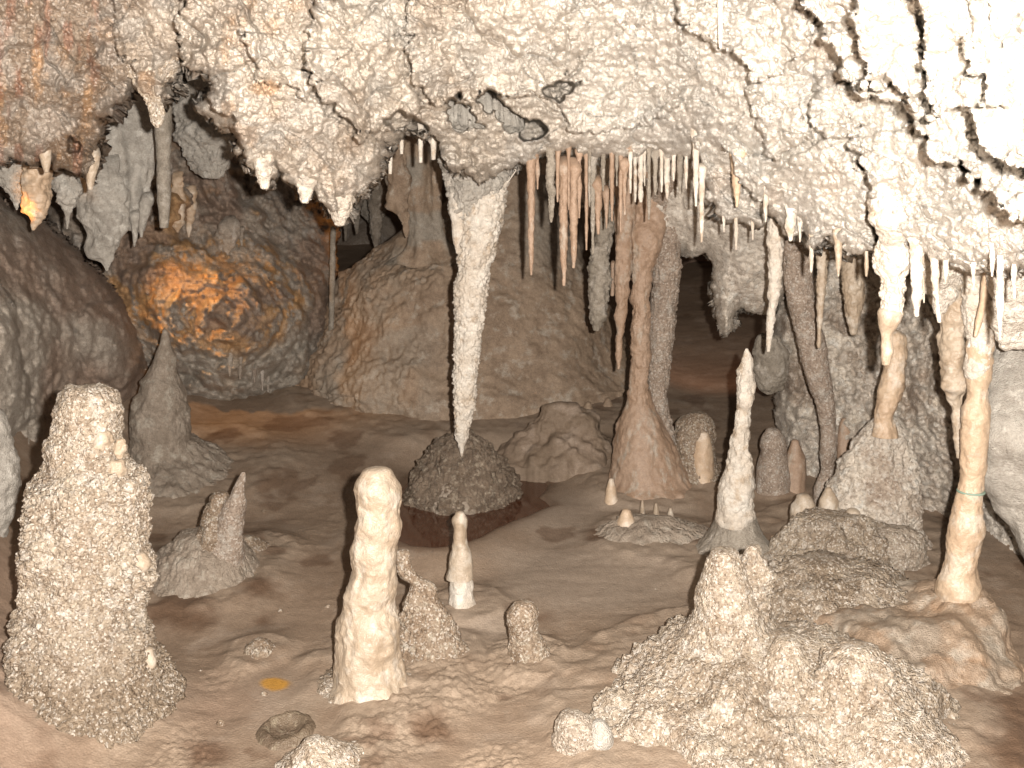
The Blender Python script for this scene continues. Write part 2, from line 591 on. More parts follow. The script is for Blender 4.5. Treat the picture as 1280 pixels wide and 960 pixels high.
def zbase(x, y):
    x = np.asarray(x, float)
    y = np.asarray(y, float)
    z = .06 * np.clip(y - 3, 0, 1.2) + .16 * np.clip(y - 4.2, 0, 20)
    xl = -1.02 - .30 * np.clip(y - 2.4, 0, 2.2)                     # bank along the left wall
    z = z + .42 * smooth(xl - x, 0, .9) + .5 * np.clip(xl - x - .5, 0, 3)
    z = z + .05 * smooth(x - .9, 0, 1.2)
    for hx, hy, hr, hh in HUMPS:
        z = z + hh * np.exp(-((x - hx) ** 2 + (y - hy) ** 2) / (hr * hr))
    return z


def floor_at(px, py):
    """point where the sight line through a photo pixel meets the smooth floor"""
    dx, dy, dz = ray(float(px), float(py))
    lo, hi = .5, 14.0
    for _ in range(50):
        mid = (lo + hi) / 2
        t = mid / dy
        if CZ + dz * t > zbase(dx * t, mid):
            lo = mid
        else:
            hi = mid
    t = lo / dy
    return np.array([dx * t, lo, CZ + dz * t])


def fd(px, py):
    return floor_at(px, py)[1]


def fpoly(pts):
    return np.array([floor_at(*p)[:2] for p in pts])


def on_level(px, py, z):
    dx, dy, dz = ray(px, py)
    t = (z - CZ) / dz
    return dx * t, dy * t


ZP = .095


POOL = np.array([on_level(*p, ZP) for p in [(492, 640), (500, 612), (520, 596), (560, 590), (610, 590), (650, 592), (676, 598), (685, 608), (676, 622), (688, 634), (660, 646), (625, 660),
              (600, 674), (575, 683), (545, 686), (515, 684), (492, 674), (484, 658)]])
STAINS = [[(188, 765), (210, 752), (262, 752), (276, 762), (250, 772), (262, 782), (256, 800), (215, 795), (186, 782)],
          [(305, 742), (325, 733), (345, 738), (338, 746), (312, 748)], [(318, 776), (330, 771), (338, 776), (326, 781)],
          [(520, 915), (550, 908), (578, 918), (560, 932), (525, 930)], [(235, 935), (262, 930), (272, 945), (245, 958)],
          [(740, 672), (775, 672), (880, 676), (885, 690), (800, 684), (738, 682)],
          [(1232, 880), (1290, 850), (1400, 900), (1400, 990), (1260, 985), (1228, 930)],
          [(655, 772), (690, 768), (690, 784), (660, 786)], [(382, 868), (408, 862), (412, 872), (388, 878)], [(265, 690), (300, 680), (330, 690), (290, 706)]]
CRUMBS = [[(500, 880), (560, 845), (640, 840), (690, 850), (650, 880), (600, 900), (560, 930), (500, 960), (430, 960), (430, 930)],
          [(600, 945), (650, 940), (650, 975), (560, 985)], [(760, 880), (800, 850), (850, 860), (820, 905), (770, 900)],
          [(610, 815), (700, 815), (700, 846), (620, 846)], [(200, 915), (240, 905), (250, 960), (190, 985)],
          [(480, 800), (580, 800), (590, 846), (500, 860)], [(960, 690), (1030, 740), (1040, 850), (960, 820), (930, 740)]]
PALES = [[(560, 770), (640, 770), (650, 800), (600, 822), (545, 800)], [(620, 690), (880, 670), (880, 760), (700, 780), (600, 740)],
         [(640, 625), (760, 615), (860, 640), (870, 680), (700, 700), (640, 670)]]
PINKS = [[(-300, 660), (30, 690), (30, 960), (-300, 1200)], [(240, 880), (275, 872), (290, 886), (262, 896)]]


def build_floor():
    global V0
    ys = np.concatenate([np.linspace(-3, 2.0, 40)[:-1], 2.0 * (11.5 / 2.0) ** np.linspace(0, 1, 620)])
    us = np.concatenate([np.linspace(-2.2, -.72, 60)[:-1], np.linspace(-.72, .72, 620), np.linspace(.72, 2.2, 60)[1:]])
    U, Yg = np.meshgrid(us, ys)
    X = U * np.maximum(Yg, 2.0)
    x, y = X.ravel(), Yg.ravel()
    z = zbase(x, y)
    q = np.stack([x, y, np.zeros_like(x)], -1)
    z += 0.020 * fbm(q / .7, 4, 3) + .004 * fbm(q / .12, 3, 4) + .0018 * fbm(q / np.array([.16, .03, 1]), 3, 5)
    jag = .05 * fbm(q / .12, 4, 9)
    def reg(polys, soft, back=0.0, jk=1.8):
        s = np.full(len(x), -9.)
        for pl in polys:
            s = np.maximum(s, polysd(fpoly(pl), x, y) + jag * jk)
        return smooth(s, -soft + back, soft + back)
    crumb = reg(CRUMBS, .06)
    pale = reg(PALES, .15)
    stain = .85 * reg(STAINS, .05)
    pinkish = .5 * reg(PINKS, .3)
    n = fbm(q / .35, 3, 12)
    crumb = np.maximum(crumb, smooth(n, .34, .55) * .5)
    collar = np.zeros(len(x))
    for fx, fy, fr in FEET:
        m_ = (np.abs(x - fx) < fr + .5) & (np.abs(y - fy) < fr + .5)
        dd_ = np.hypot(x[m_] - fx, y[m_] - fy) - fr
        collar[m_] = np.maximum(collar[m_], min(1, fr / .12) * np.exp(-np.clip(dd_ + .25 * jag[m_], 0, 9) / (.02 + .3 * min(fr, .2))))
    hump = 0 * x
    for hx, hy, hr, hh in HUMPS:
        hump = np.maximum(hump, np.exp(-((x - hx) ** 2 + (y - hy) ** 2) / (hr * hr * .8)))
    popc = smooth(hump + 2.5 * jag, .35, .6) * smooth(x, .2, .4)
    crumb = np.maximum(crumb, popc)
    stain = np.maximum(stain, .55 * smooth(fbm(q / .22, 4, 15), .36, .5))
    z += crumb * (.009 * pop(q + 3.3, .024, 21) + .006 * pop(q, .012, 22) + .006 * fbm(q / .1, 3, 23))
    z += popc * (.016 * pop(q + 7.3, .028, 31) + .008 * pop(q + 1, .013, 32) + .02 * fbm(q / .14, 3, 33))
    z += collar * (.035 + .010 * fbm(q / .06, 3, 52))
    sp_ = polysd(POOL, x, y)
    near = smooth(sp_, -.28, -.02)
    stain = np.maximum(stain, .6 * smooth(sp_ + jag, -.07, .0))
    z = z * (1 - near) + (ZP + .012) * near
    z = np.where(sp_ + .3 * jag > -.012, z - .05 * smooth(sp_ + .3 * jag, -.012, .03), z)
    # level mud for the painted orange reflection and the shallow drip basin
    org = np.zeros(len(x))
    for (fx, fy), fr in (((342, 856), .10), ((357, 914), .15)):
        c = floor_at(fx, fy)
        wq = 1 - smooth(np.hypot(x - c[0], (y - c[1]) * .7), fr * .7, fr * 1.3)
        z = z * (1 - wq) + zbase(x, y) * wq
        crumb = crumb * (1 - wq)
    c = floor_at(342, 856)
    r = np.hypot((x - c[0]), (y - c[1]) * 1.1)
    org = np.maximum(org, 1 - smooth(r + .9 * jag, .026, .050))  # puddle reflection of an orange lamp, painted into the mud colour
    c = floor_at(357, 914)
    r = np.hypot((x - c[0]), (y - c[1])) + .25 * jag
    z += -.02 * (1 - smooth(r, .03, .06))
    ny, nx = X.shape
    i = np.arange(ny - 1)[:, None] * nx
    j = np.arange(nx - 1)[None]
    Q = np.stack([i + j, i + j + 1, i + nx + j + 1, i + nx + j], -1).reshape(-1, 4)
    o = mesh_obj('ground', np.stack([x, y, z], -1), Q, M['floor'], attrs=dict(skirt=.55 * collar * smooth(fbm(q / .09, 3, 51), -.5, .2), crumb=np.clip(crumb, 0, 1) * .7, pale=pale * .8, popc=popc * (.5 + .5 * smooth(fbm(q / .1, 3, 41), -.2, .2)), stain=stain, orange=org, pinkish=pinkish * .8))
    tag(o, kind='structure')
    # pool water
    me = bpy.data.meshes.new('water')
    P = POOL
    c = P.mean(0)
    ring = c + (P - c) * 1.06
    bm_v = [(c[0], c[1], ZP)] + [(a, b_, ZP) for a, b_ in ring]
    me.from_pydata(bm_v, [], [(0, k + 1, (k + 1) % len(ring) + 1) for k in range(len(ring))])
    me.materials.append(M['water'])
    o = bpy.data.objects.new('water', me)
    COL.objects.link(o)
    tag(o, kind='structure')



# ------------------------------------------------------------------ ceiling
CEIL = [(-620, 226), (0, 205), (30, 207), (50, 198), (62, 203), (70, 212), (90, 217), (96, 221), (105, 214), (110, 222), (118, 200), (122, 178), (128, 160), (136, 146), (160, 126), (166, 112),
        (176, 118), (190, 130), (205, 128), (214, 106), (226, 74), (240, 92), (258, 96), (262, 118), (246, 134), (245, 144), (268, 150), (285, 165), (296, 176), (289, 190), (300, 206), (315, 215), (326, 222), (332, 232), (342, 222),
        (350, 215), (365, 228), (380, 250), (390, 241), (405, 255), (412, 272), (425, 277), (435, 270), (440, 258), (455, 246), (470, 228), (475, 205), (484, 191), (487, 178),
        (500, 165), (514, 164), (524, 166), (536, 168), (544, 178), (549, 198), (560, 215), (600, 228), (622, 225), (640, 210), (645, 204), (668, 206), (672, 196), (680, 190), (700, 192), (712, 189), (735, 193), (745, 201), (760, 195), (775, 197),
        (790, 192), (830, 201), (866, 197), (871, 192), (878, 212), (884, 250), (892, 263), (909, 280), (917, 284), (929, 281), (950, 279), (957, 276), (966, 272), (986, 297), (996, 301), (1001, 278), (1008, 299),
        (1015, 317), (1022, 304), (1030, 296), (1043, 310), (1051, 319), (1060, 317), (1090, 312), (1100, 310), (1140, 311), (1160, 322), (1180, 328), (1198, 338), (1230, 335), (1240, 341), (1262, 335),
        (1290, 331), (1950, 345), (1950, -130), (-620, -130)]
CPTS = [(-300, -200, 2.3), (-300, 220, 3.0), (0, 0, 2.95), (0, 200, 3.35), (60, 100, 3.1), (120, 180, 3.4), (130, 40, 3.05), (200, 100, 3.15), (240, 0, 2.9), (330, 220, 3.3), (420, 270, 3.45), (300, 100, 2.95),
        (420, 120, 3.05), (480, 190, 3.45), (520, 0, 2.95), (600, 130, 3.4), (560, 200, 3.75), (620, 210, 3.8), (700, 0, 2.95), (680, 170, 3.6), (760, 195, 3.75), (860, 195, 3.6), (800, 100, 3.35), (900, 0, 2.7),
        (900, 150, 3.2), (900, 270, 3.7), (990, 200, 3.05), (960, 280, 3.6), (1000, 300, 3.3), (1050, 310, 3.2), (1000, 80, 2.7), (1100, 150, 2.6), (1100, 300, 2.95), (1180, 320, 2.75), (1200, 220, 2.45), (1280, 330, 2.45),
        (1280, 250, 2.2), (1080, 0, 2.2), (1280, 0, 2.05), (1600, 0, 1.95), (1600, 330, 2.0), (640, -260, 2.1), (1280, -260, 1.5), (0, -260, 2.0), (-620, 0, 2.3), (-620, 230, 2.6), (1950, 0, 1.95), (1950, 340, 2.0)]
LOBES = [
    # near block, upper right, in three shingles
    ([(1008, -260), (1008, 0), (1022, 20), (1035, 28), (1030, 45), (1045, 62), (1060, 72), (1062, 95), (1070, 112), (1090, 125), (1120, 130), (1148, 148), (1160, 172), (1166, 192), (1192, 200), (1214, 216),
      (1225, 236), (1245, 246), (1250, 262), (1290, 275), (1600, 300), (1600, -260)], 0.26, 60, 0.35),
    ([(1074, -260), (1072, 20), (1082, 60), (1084, 95), (1092, 112), (1108, 116), (1112, 104), (1130, 130), (1150, 142), (1155, 100), (1153, 70), (1150, -260)], 0.105, 18, 0.45),
    ([(1154, -260), (1153, 70), (1158, 110), (1163, 145), (1180, 145), (1206, 136), (1210, 160), (1228, 170), (1236, 190), (1290, 215), (1600, 240), (1600, -260)], 0.150, 24, 0.38),
    ([(1206, 40), (1205, 90), (1224, 96), (1226, 130), (1245, 140), (1262, 120), (1275, 60), (1260, 20)], 0.075, 24, 0.60),
    # big shingles of the middle
    ([(222, -20), (228, 72), (240, 92), (258, 97), (262, 118), (290, 150), (300, 206), (332, 232), (350, 215), (380, 250), (425, 277), (440, 258), (470, 228), (484, 191), (460, 172), (452, 176), (430, 152), (398, 128), (380, 90), (362, 60), (330, 20), (320, -20)], 0.135, 40, 0.45),
    ([(380, 60), (400, 128), (432, 152), (452, 176), (470, 166), (486, 158), (520, 150), (540, 130), (520, 105), (508, 80), (510, 42), (470, 10), (400, 0)], 0.150, 32, 0.45),
    ([(300, 40), (310, 62), (326, 100), (345, 104), (380, 122), (410, 100), (440, 60), (420, 0), (330, -10)], 0.075, 24, 0.52),
    ([(510, 42), (520, 100), (545, 130), (560, 132), (590, 122), (640, 124), (690, 120), (720, 90), (740, 40), (700, -20), (520, -20)], 0.150, 36, 0.45),
    ([(845, -30), (852, 20), (872, 46), (902, 66), (924, 82), (940, 100), (980, 96), (1006, 70), (1020, 40), (1000, -40)], 0.120, 28, 0.45),
    ([(700, 110), (750, 60), (790, 20), (840, 10), (850, 50), (880, 70), (860, 120), (820, 150), (760, 170), (710, 160)], 0.105, 32, 0.52),
    ([(930, 110), (940, 140), (952, 160), (957, 190), (970, 196), (985, 190), (1008, 168), (1012, 130), (990, 104), (955, 100)], 0.090, 20, 0.60),
    ([(1006, 120), (1010, 150), (1030, 170), (1060, 175), (1090, 160), (1080, 120), (1050, 95), (1020, 95)], 0.105, 24, 0.52),
    ([(1050, 175), (1064, 190), (1080, 210), (1095, 230), (1093, 275), (1098, 302), (1130, 318), (1160, 320), (1215, 338), (1300, 338), (1300, 250), (1220, 225), (1150, 160), (1100, 165)], 0.150, 28, 0.45),
    ([(900, 180), (912, 205), (935, 235), (955, 262), (966, 275), (986, 298), (1000, 290), (1010, 300), (1040, 310), (1062, 318), (1096, 312), (1092, 270), (1094, 230), (1062, 190), (1030, 176), (1000, 190), (960, 205), (930, 190)], 0.120, 24, 0.45),
    ([(868, 165), (880, 190), (905, 222), (935, 240), (958, 276), (940, 282), (915, 284), (890, 262), (882, 235)], 0.075, 16, 0.60),
    # left brown lobes
    ([(122, 10), (140, 40), (146, 66), (160, 86), (164, 112), (150, 130), (132, 150), (118, 200), (104, 216), (90, 217), (62, 203), (48, 198), (-40, 210), (-60, -20), (110, -20)], 0.075, 32, 0.52),
    ([(145, -20), (150, 55), (162, 80), (168, 116), (192, 132), (214, 108), (226, 72), (215, 30), (210, -20)], 0.075, 24, 0.52),
]
PITS = [([(556, 152), (562, 128), (574, 124), (584, 130), (594, 146), (604, 158), (588, 168), (570, 162)], .9, 5),
        ([(598, 124), (610, 112), (626, 116), (640, 130), (650, 146), (640, 152), (622, 146), (608, 136)], 1.0, 5),
        ([(630, 158), (646, 148), (664, 152), (684, 160), (680, 173), (656, 172), (638, 168)], .9, 5),
        ([(680, 114), (700, 105), (728, 101), (716, 114), (700, 127)], .7, 5),
        ([(482, 150), (500, 142), (516, 148), (534, 164), (516, 163), (494, 158)], .5, 5),
        ([(236, 98), (258, 96), (264, 113), (246, 110)], .6, 5), ([(86, 174), (99, 178), (98, 192), (88, 188)], .25, 4)]


def cbrown(X, Y, P):
    n = fbm(np.stack([X / 60, Y / 60, X * 0 + 3], -1), 3, 8)
    left = 1 - smooth(X + 35 * n + .15 * Y, 110, 230)
    mid = .35 * smooth(n, .05, .4)
    return np.clip(.6 * left + mid * (1 - smooth(X, 500, 760)) + .2 * (1 - smooth(X, 300, 560)), 0, 1)


def corange(X, Y, P):
    n = fbm(np.stack([X / 26, Y / 34, X * 0 + 9], -1), 4, 18)
    return   .6 * cpatch(X, Y) + (1 - cpatch(X, Y)) * smooth(n, .24, .46) * (.45 - .55 * smooth(X, 250, 560)) + .6 * smooth(fbm(np.stack([X / 40, Y / 55, X * 0 + 2], -1), 3, 19), .28, .45) * smooth(X, 900, 1000)


ORP = [(46, 85, 9, 50, 5), (905, 225, 22, 26, 9), (968, 250, 12, 40, 6), (955, 160, 14, 26, 7), (335, 108, 22, 12, 6), (110, 130, 8, 45, 5), (1085, 10, 10, 30, 5)]


def cpatch(X, Y):
    o_ = 0 * X
    n = fbm(np.stack([X / 14, Y / 14, X * 0 + 31], -1), 3, 17)
    for px, py, rx, ry, _ in ORP:
        o_ = np.maximum(o_, smooth(1.1 - np.hypot((X - px) / rx, (Y - py) / ry) + .5 * n, 0, .5))
    return o_


def cwhite(X, Y, P):
    n = fbm(np.stack([X / 50, Y / 50, X * 0 + 5], -1), 3, 28)
    return np.clip(.8 * smooth(X + 60 * n, 560, 800) + .35 * smooth(n, .15, .4), 0, 1) * .9


def cgrey(X, Y, P):
    n = fbm(np.stack([X / 34, Y / 34, X * 0 + 15], -1), 3, 38)
    return .8 * smooth(n, .12, .4)


def cred(X, Y, P):
    n = fbm(np.stack([X / 12, Y / 50, X * 0 + 25], -1), 3, 48)
    return smooth(n, .15, .45) * (1 - smooth(X, 90, 170)) * .8


def ceil_sty(Po, P, seed):
    a = disp(Po, dict(low=(.05, .16), pop=(.062, .032), fine=(.040, .015)), 1.0, seed)
    b = disp(Po, dict(low=(.06, .16), mid=(.016, .04), pop=(.066, .048), fine=(.036, .018)), 1.0, seed + 3)
    w = np.clip(smooth(P[:, 0], .3, 1.3) * .7 + .5 * smooth(fbm(P / .3, 2, 77), .0, .3), 0, 1)
    return a * (1 - w) + b * w


o = relief('ceiling', CEIL, CPTS, M['crust'], ceil_sty, 1.0, 1.25, (8, 22, 15, 9), (.20, 34), .8, LOBES, PITS, cells=[(.30, .06, .05, .016)],
           attr=dict(brown=cbrown, orange=corange, white=cwhite, grey=lambda *a: .45 * cgrey(*a), red=lambda *a: .6 * cred(*a)), seed=3, flatd=3.0, lip=(.17, 34))
tag(o, kind='structure')

# ------------------------------------------------------------------ walls
# far back of the cave: one big rough backdrop of rock
def zero(X, Y, P): return X * 0
def back_brown(X, Y, P): return smooth(X, 700, 800)
def back_pale(X, Y, P): return 0 * X
o = relief('cave_wall', [(-300, -100), (1600, -100), (1600, 640), (-300, 640)],
           [(-300, 300, 7.5), (200, 200, 7.6), (200, 480, 7.4), (400, 250, 9.4), (440, 350, 10.4), (470, 420, 9.8), (640, 250, 9.2), (640, 480, 9.2), (820, 300, 8.6), (870, 330, 9.2), (860, 450, 7.6), (930, 480, 6.9), (960, 400, 7.6), (1200, 400, 7.2), (1600, 400, 7), (640, -100, 9), (860, 560, 7.2), (400, 560, 8.2)],
           M['wallgrey'], dict(low=(.25, .9), mid=(.03, .12)), 1.0, 4.0, (1, 10), (0.0, 10), .5, attr=dict(brown=back_brown, orange=lambda X, Y, P: .7 * smooth(X, 880, 930) * smooth(Y, 400, 490), pale=zero), seed=5)
tag(o, kind='structure')


# back-left wall, streaked and grey-brown, with its lamp-lit bulge below
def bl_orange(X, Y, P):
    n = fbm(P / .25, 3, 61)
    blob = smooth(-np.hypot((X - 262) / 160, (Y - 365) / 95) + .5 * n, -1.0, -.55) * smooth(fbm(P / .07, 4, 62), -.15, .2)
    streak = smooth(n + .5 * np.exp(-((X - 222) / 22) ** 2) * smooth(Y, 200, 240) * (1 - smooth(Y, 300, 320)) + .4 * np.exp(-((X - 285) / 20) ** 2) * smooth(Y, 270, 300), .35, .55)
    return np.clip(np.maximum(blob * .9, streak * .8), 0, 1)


def bl_pale(X, Y, P):
    n = fbm(P / .22, 3, 64)
    return smooth(Y + 30 * n, 415, 450) * .8 + .3 * smooth(n, .1, .4)


def bl_brown(X, Y, P):
    n = fbm(P / .3, 3, 66)
    return .8 * smooth(n, .0, .35) * (1 - smooth(Y, 400, 440))


def bl_sty(Po, P, seed):
    return disp(Po, dict(low=(.08, .35), flute=(.05, .14), mid=(.14, .16), pop=(.09, .085), fine=(.05, .035)), 1.0, seed) + .10 * pop(Po, .17, seed + 70)


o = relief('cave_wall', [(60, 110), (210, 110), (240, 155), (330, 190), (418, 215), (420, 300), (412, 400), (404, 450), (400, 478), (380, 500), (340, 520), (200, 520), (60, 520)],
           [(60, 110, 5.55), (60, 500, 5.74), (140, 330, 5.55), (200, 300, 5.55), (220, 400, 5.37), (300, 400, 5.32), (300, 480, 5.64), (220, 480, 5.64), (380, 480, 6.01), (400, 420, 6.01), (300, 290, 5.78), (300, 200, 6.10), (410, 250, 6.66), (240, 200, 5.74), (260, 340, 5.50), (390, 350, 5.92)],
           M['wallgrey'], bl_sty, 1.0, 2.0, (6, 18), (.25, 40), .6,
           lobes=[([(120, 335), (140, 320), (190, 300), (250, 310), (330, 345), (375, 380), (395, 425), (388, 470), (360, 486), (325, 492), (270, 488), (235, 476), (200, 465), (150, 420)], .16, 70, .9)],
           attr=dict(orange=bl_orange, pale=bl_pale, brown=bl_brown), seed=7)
tag(o, kind='structure')


# left wall sloping down to the floor
def lw_pale(X, Y, P):
    n = fbm(np.stack([X / 40, Y / 40, X * 0 + 7], -1), 3, 71)
    a = (1 - smooth(X + 25 * n, 30, 70)) * smooth(Y, 340, 400)
    c = np.exp(-((X - 120) / 60) ** 2 - ((Y - 430) / 50) ** 2)
    return np.clip(smooth(a + c + .5 * n, .35, .8), 0, 1) * .75


def lw_sty(Po, P, seed):
    return disp(Po, dict(low=(.12, .40), mid=(.05, .10), pop=(.045, .07), fine=(.02, .03)), 1.0, seed)


o = relief('cave_wall', [(-320, 180), (-20, 215), (10, 255), (60, 280), (120, 335), (160, 380), (185, 440), (195, 500), (170, 540), (110, 560), (40, 620), (-20, 720), (-320, 800)],
           [(-300, 300, 3.3), (0, 280, 4.3), (60, 290, 4.7), (120, 350, 4.9), (180, 450, 5.15), (180, 520, 5.15), (100, 460, 4.7), (100, 550, 4.7), (20, 420, 4.05), (20, 560, 4.1), (-20, 650, 3.8), (-300, 700, 2.8), (60, 380, 4.5)],
           M['wallgrey'], lw_sty, 1.0, 2.0, (5, 16), (.5, 60), .6,
           lobes=[([(-120, 330), (-10, 335), (16, 380), (24, 440), (46, 470), (48, 520), (20, 545), (-10, 580), (-120, 620)], .22, 45, .8),
                  ([(92, 400), (110, 372), (150, 372), (180, 420), (185, 470), (150, 486), (110, 470)], .10, 30, .9)],
           attr=dict(orange=zero, pale=lw_pale, brown=lambda X, Y, P: .75 * smooth(fbm(P / .5, 3, 73), -.35, .1)), seed=9)
tag(o, kind='structure')


# popcorn wall on the right
def rw_brown(X, Y, P):
    n = fbm(P / .2, 3, 81)
    return np.clip(.6 * smooth(n, .05, .4) + .4 * smooth(Y, 560, 680), 0, 1) * (1 - .8 * smooth(X, 1180, 1250))


def rw_white(X, Y, P):
    return smooth(X + 50 * fbm(P / .25, 3, 83), 1150, 1260) * .8 + .3 * (1 - smooth(Y, 340, 430))


o = relief('cave_wall', [(968, 270), (975, 330), (962, 420), (968, 480), (966, 520), (972, 548), (958, 580), (950, 640), (960, 760), (1300, 800), (1620, 820), (1620, 260)],
           [(968, 270, 4.8), (970, 400, 4.75), (970, 540, 4.75), (950, 640, 4.8), (1060, 400, 4.5), (1060, 600, 4.45), (1150, 400, 4.25), (1150, 650, 4.2), (1220, 420, 3.7), (1220, 650, 4.0), (1290, 420, 3.3), (1290, 700, 3.6), (1600, 500, 2.8), (1600, 800, 2.8), (1280, 560, 3.55)],
           M['popwall'], dict(low=(.06, .25), pop=(.07, .07), fine=(.04, .030), mid=(.012, .04)), 1.0, 1.8, (6, 14), (.35, 45), .5, attr=dict(brown=rw_brown, white=rw_white), seed=11)
tag(o, kind='structure')
# ------------------------------------------------------------------ speleothems, one thing each
def base_d(px, py, w, flat=1.0, depth_in=.8):
    """distance of a body's axis when its visible foot is at (px, py) and w pixels wide there"""
    d = fd(px, py)
    return d + .5 * w * d / F * flat * depth_in


def foot(px, py, d):
    p = at(px, py, d)
    p[2] = float(zbase(p[0], p[1]))
    return p


# ---- stalagmites of the foreground
d = 2.62
r = thing('stalagmite', foot(105, 960, d), 'thick popcorn crusted stalagmite with a blunt smooth top in the bottom left corner', 'stalagmite')
drip('crust', [(560, 92, 128), (578, 70, 152), (592, 52, 164), (604, 40, 172), (622, 38, 170), (640, 36, 176), (690, 34, 176), (722, 38, 178), (750, 36, 178), (790, 24, 184), (840, 24, 191), (900, 30, 192), (960, 34, 190), (1000, 30, 196)], d, M['palecrumb'],
     dict(low=(.028, .11), pop=(.020, .022), fine=(.010, .010)), 1.1, up=True, cap=.15, parent=r, q=1.35, bury=.2,
     attr=dict(brown=lambda P: .85 * smooth(-(P[:, 2] + .12 * fbm(P / .12, 3, 5)), -.42, -.12)))
drip('smooth_top', [(492, 82, 138), (510, 73, 148), (540, 74, 148), (556, 64, 150), (580, 66, 154), (600, 60, 154), (640, 60, 156)], d, M['palecrumb'], dict(low=(.014, .05), mid=(.006, .02), pop=(.007, .02), fine=(.006, .010), ring=(.006, .05)), up=True, cap=.35, parent=r, q=1.5)
for kx, ky, kw, kd in [(128, 552, 26, .055), (146, 588, 22, .04), (118, 606, 24, .06), (150, 560, 16, .03), (104, 628, 20, .075)]:
    drip('knob', [(ky - 9, kx - kw * .35, kx + kw * .35), (ky, kx - kw * .5, kx + kw * .5), (ky + 10, kx - kw * .36, kx + kw * .36)], d - kd, M['cream'], 'rough', 1, both=True, cap=.5, parent=r)
drip('knob', [(694, 165, 182), (706, 164, 188), (718, 168, 180)], d - .02, M['cream'], 'straw', up=True, both=True, cap=.5, parent=r)
drip('knob', [(812, 180, 192), (828, 180, 195), (842, 182, 190)], d - .02, M['cream'], 'straw', up=True, both=True, cap=.5, parent=r)

d = base_d(460, 878, 84)
r = thing('stalagmite', foot(460, 872, d), 'smooth cream white stalagmite with a rounded bulb top, standing alone in the foreground', 'stalagmite')
drip('shaft', [(592, 452, 490), (604, 446, 498), (625, 444, 501), (650, 443, 500), (668, 445, 497), (682, 439, 495), (715, 436, 496), (740, 434, 494), (765, 427, 495), (790, 420, 498), (820, 419, 502), (850, 419, 506), (872, 417, 512), (890, 410, 522)], d, M['cream'],
     'wax', 1.0, up=True, cap=.45, parent=r, bury=.08, q=1.35)
drip('apron', [(856, 412, 514), (868, 405, 524), (882, 396, 534), (896, 380, 552)], d + .02, M['palecrumb'], 'rough', 1.2, up=True, cap=.2, parent=r, bury=.06, attr=dict(brown=lambda P: np.full(len(P), .45)))

d = base_d(580, 775, 50)
r = thing('stalagmite', foot(580, 770, d), 'small slender white stalagmite with a knobbly tip, right of the bulb topped one', 'stalagmite')
drip('tip', [(642, 568, 581), (650, 564, 585), (662, 566, 583), (680, 562, 588), (700, 562, 590), (722, 560, 591)], d, M['cream'], 'knobby', .55, up=True, cap=.5, parent=r)
drip('shaft', [(712, 567, 584), (728, 561, 591), (745, 558, 594), (765, 560, 600), (785, 566, 605), (800, 570, 606)], d + .005, M['white'], 'wax', .8, up=True, cap=.2, parent=r)
drip('foot', [(756, 566, 600), (772, 562, 606), (790, 558, 612), (808, 552, 622)], d + .02, M['crumb'], 'rough', 1.4, up=True, cap=.2, parent=r, bury=.06)

d = base_d(535, 835, 80, .7)
o = drip('popcorn_mound', [(690, 494, 512), (706, 494, 514), (722, 500, 526), (730, 512, 540), (752, 505, 548), (775, 498, 566), (805, 496, 578), (835, 490, 586), (852, 480, 596)], d, M['crumb'], 'lump', .9, up=True, cap=.4, flat=.7, bury=.08, q=1.35)
tag(o, 'lumpy brown popcorn crusted mound hugging the right side of the bulb topped stalagmite', 'rock')
d = base_d(657, 842, 56)
o = drip('popcorn_mound', [(756, 642, 668), (766, 636, 673), (784, 636, 672), (800, 637, 678), (820, 634, 686), (836, 630, 690), (848, 622, 700)], d, M['crumb'], 'lump', .65, up=True, cap=.4, bury=.06, q=1.35)
tag(o, 'small round topped brown popcorn mound on bare mud, right of the slender knobbly white stalagmite', 'rock')
d = base_d(722, 952, 60)
r = thing('popcorn_stalagmite', foot(725, 950, d), 'short stubby popcorn stalagmite with a smooth pale side, at the bottom edge in the middle', 'stalagmite')
drip('crust', [(896, 702, 728), (904, 699, 738), (925, 697, 742), (945, 697, 746), (965, 692, 752)], d, M['crumb'], 'coarse', .45, up=True, cap=.4, parent=r, bury=.06, attr=dict(white=lambda P: np.full(len(P), .35)))
drip('smooth_side', [(903, 742, 756), (912, 738, 764), (930, 736, 767), (945, 738, 764), (958, 738, 760)], d - .02, M['palegrey'], 'straw', 1, up=True, cap=.5, parent=r)
d = base_d(400, 985, 80)
o = drip('popcorn_mound', [(926, 382, 404), (936, 376, 420), (955, 366, 440), (985, 350, 470)], d, M['palecrumb'], 'lump', .7, up=True, cap=.3, bury=.1)
tag(o, 'low pale popcorn heap cut off by the bottom edge, below the bulb topped stalagmite', 'rock')
d = base_d(325, 826, 44)
o = drip('popcorn_mound', [(800, 316, 332), (806, 308, 340), (816, 302, 345), (828, 294, 352)], d, M['crumb'], 'lump', .5, up=True, cap=.3, bury=.05)
tag(o, 'tiny rough brown hump alone on bare mud above the orange spot', 'rock')

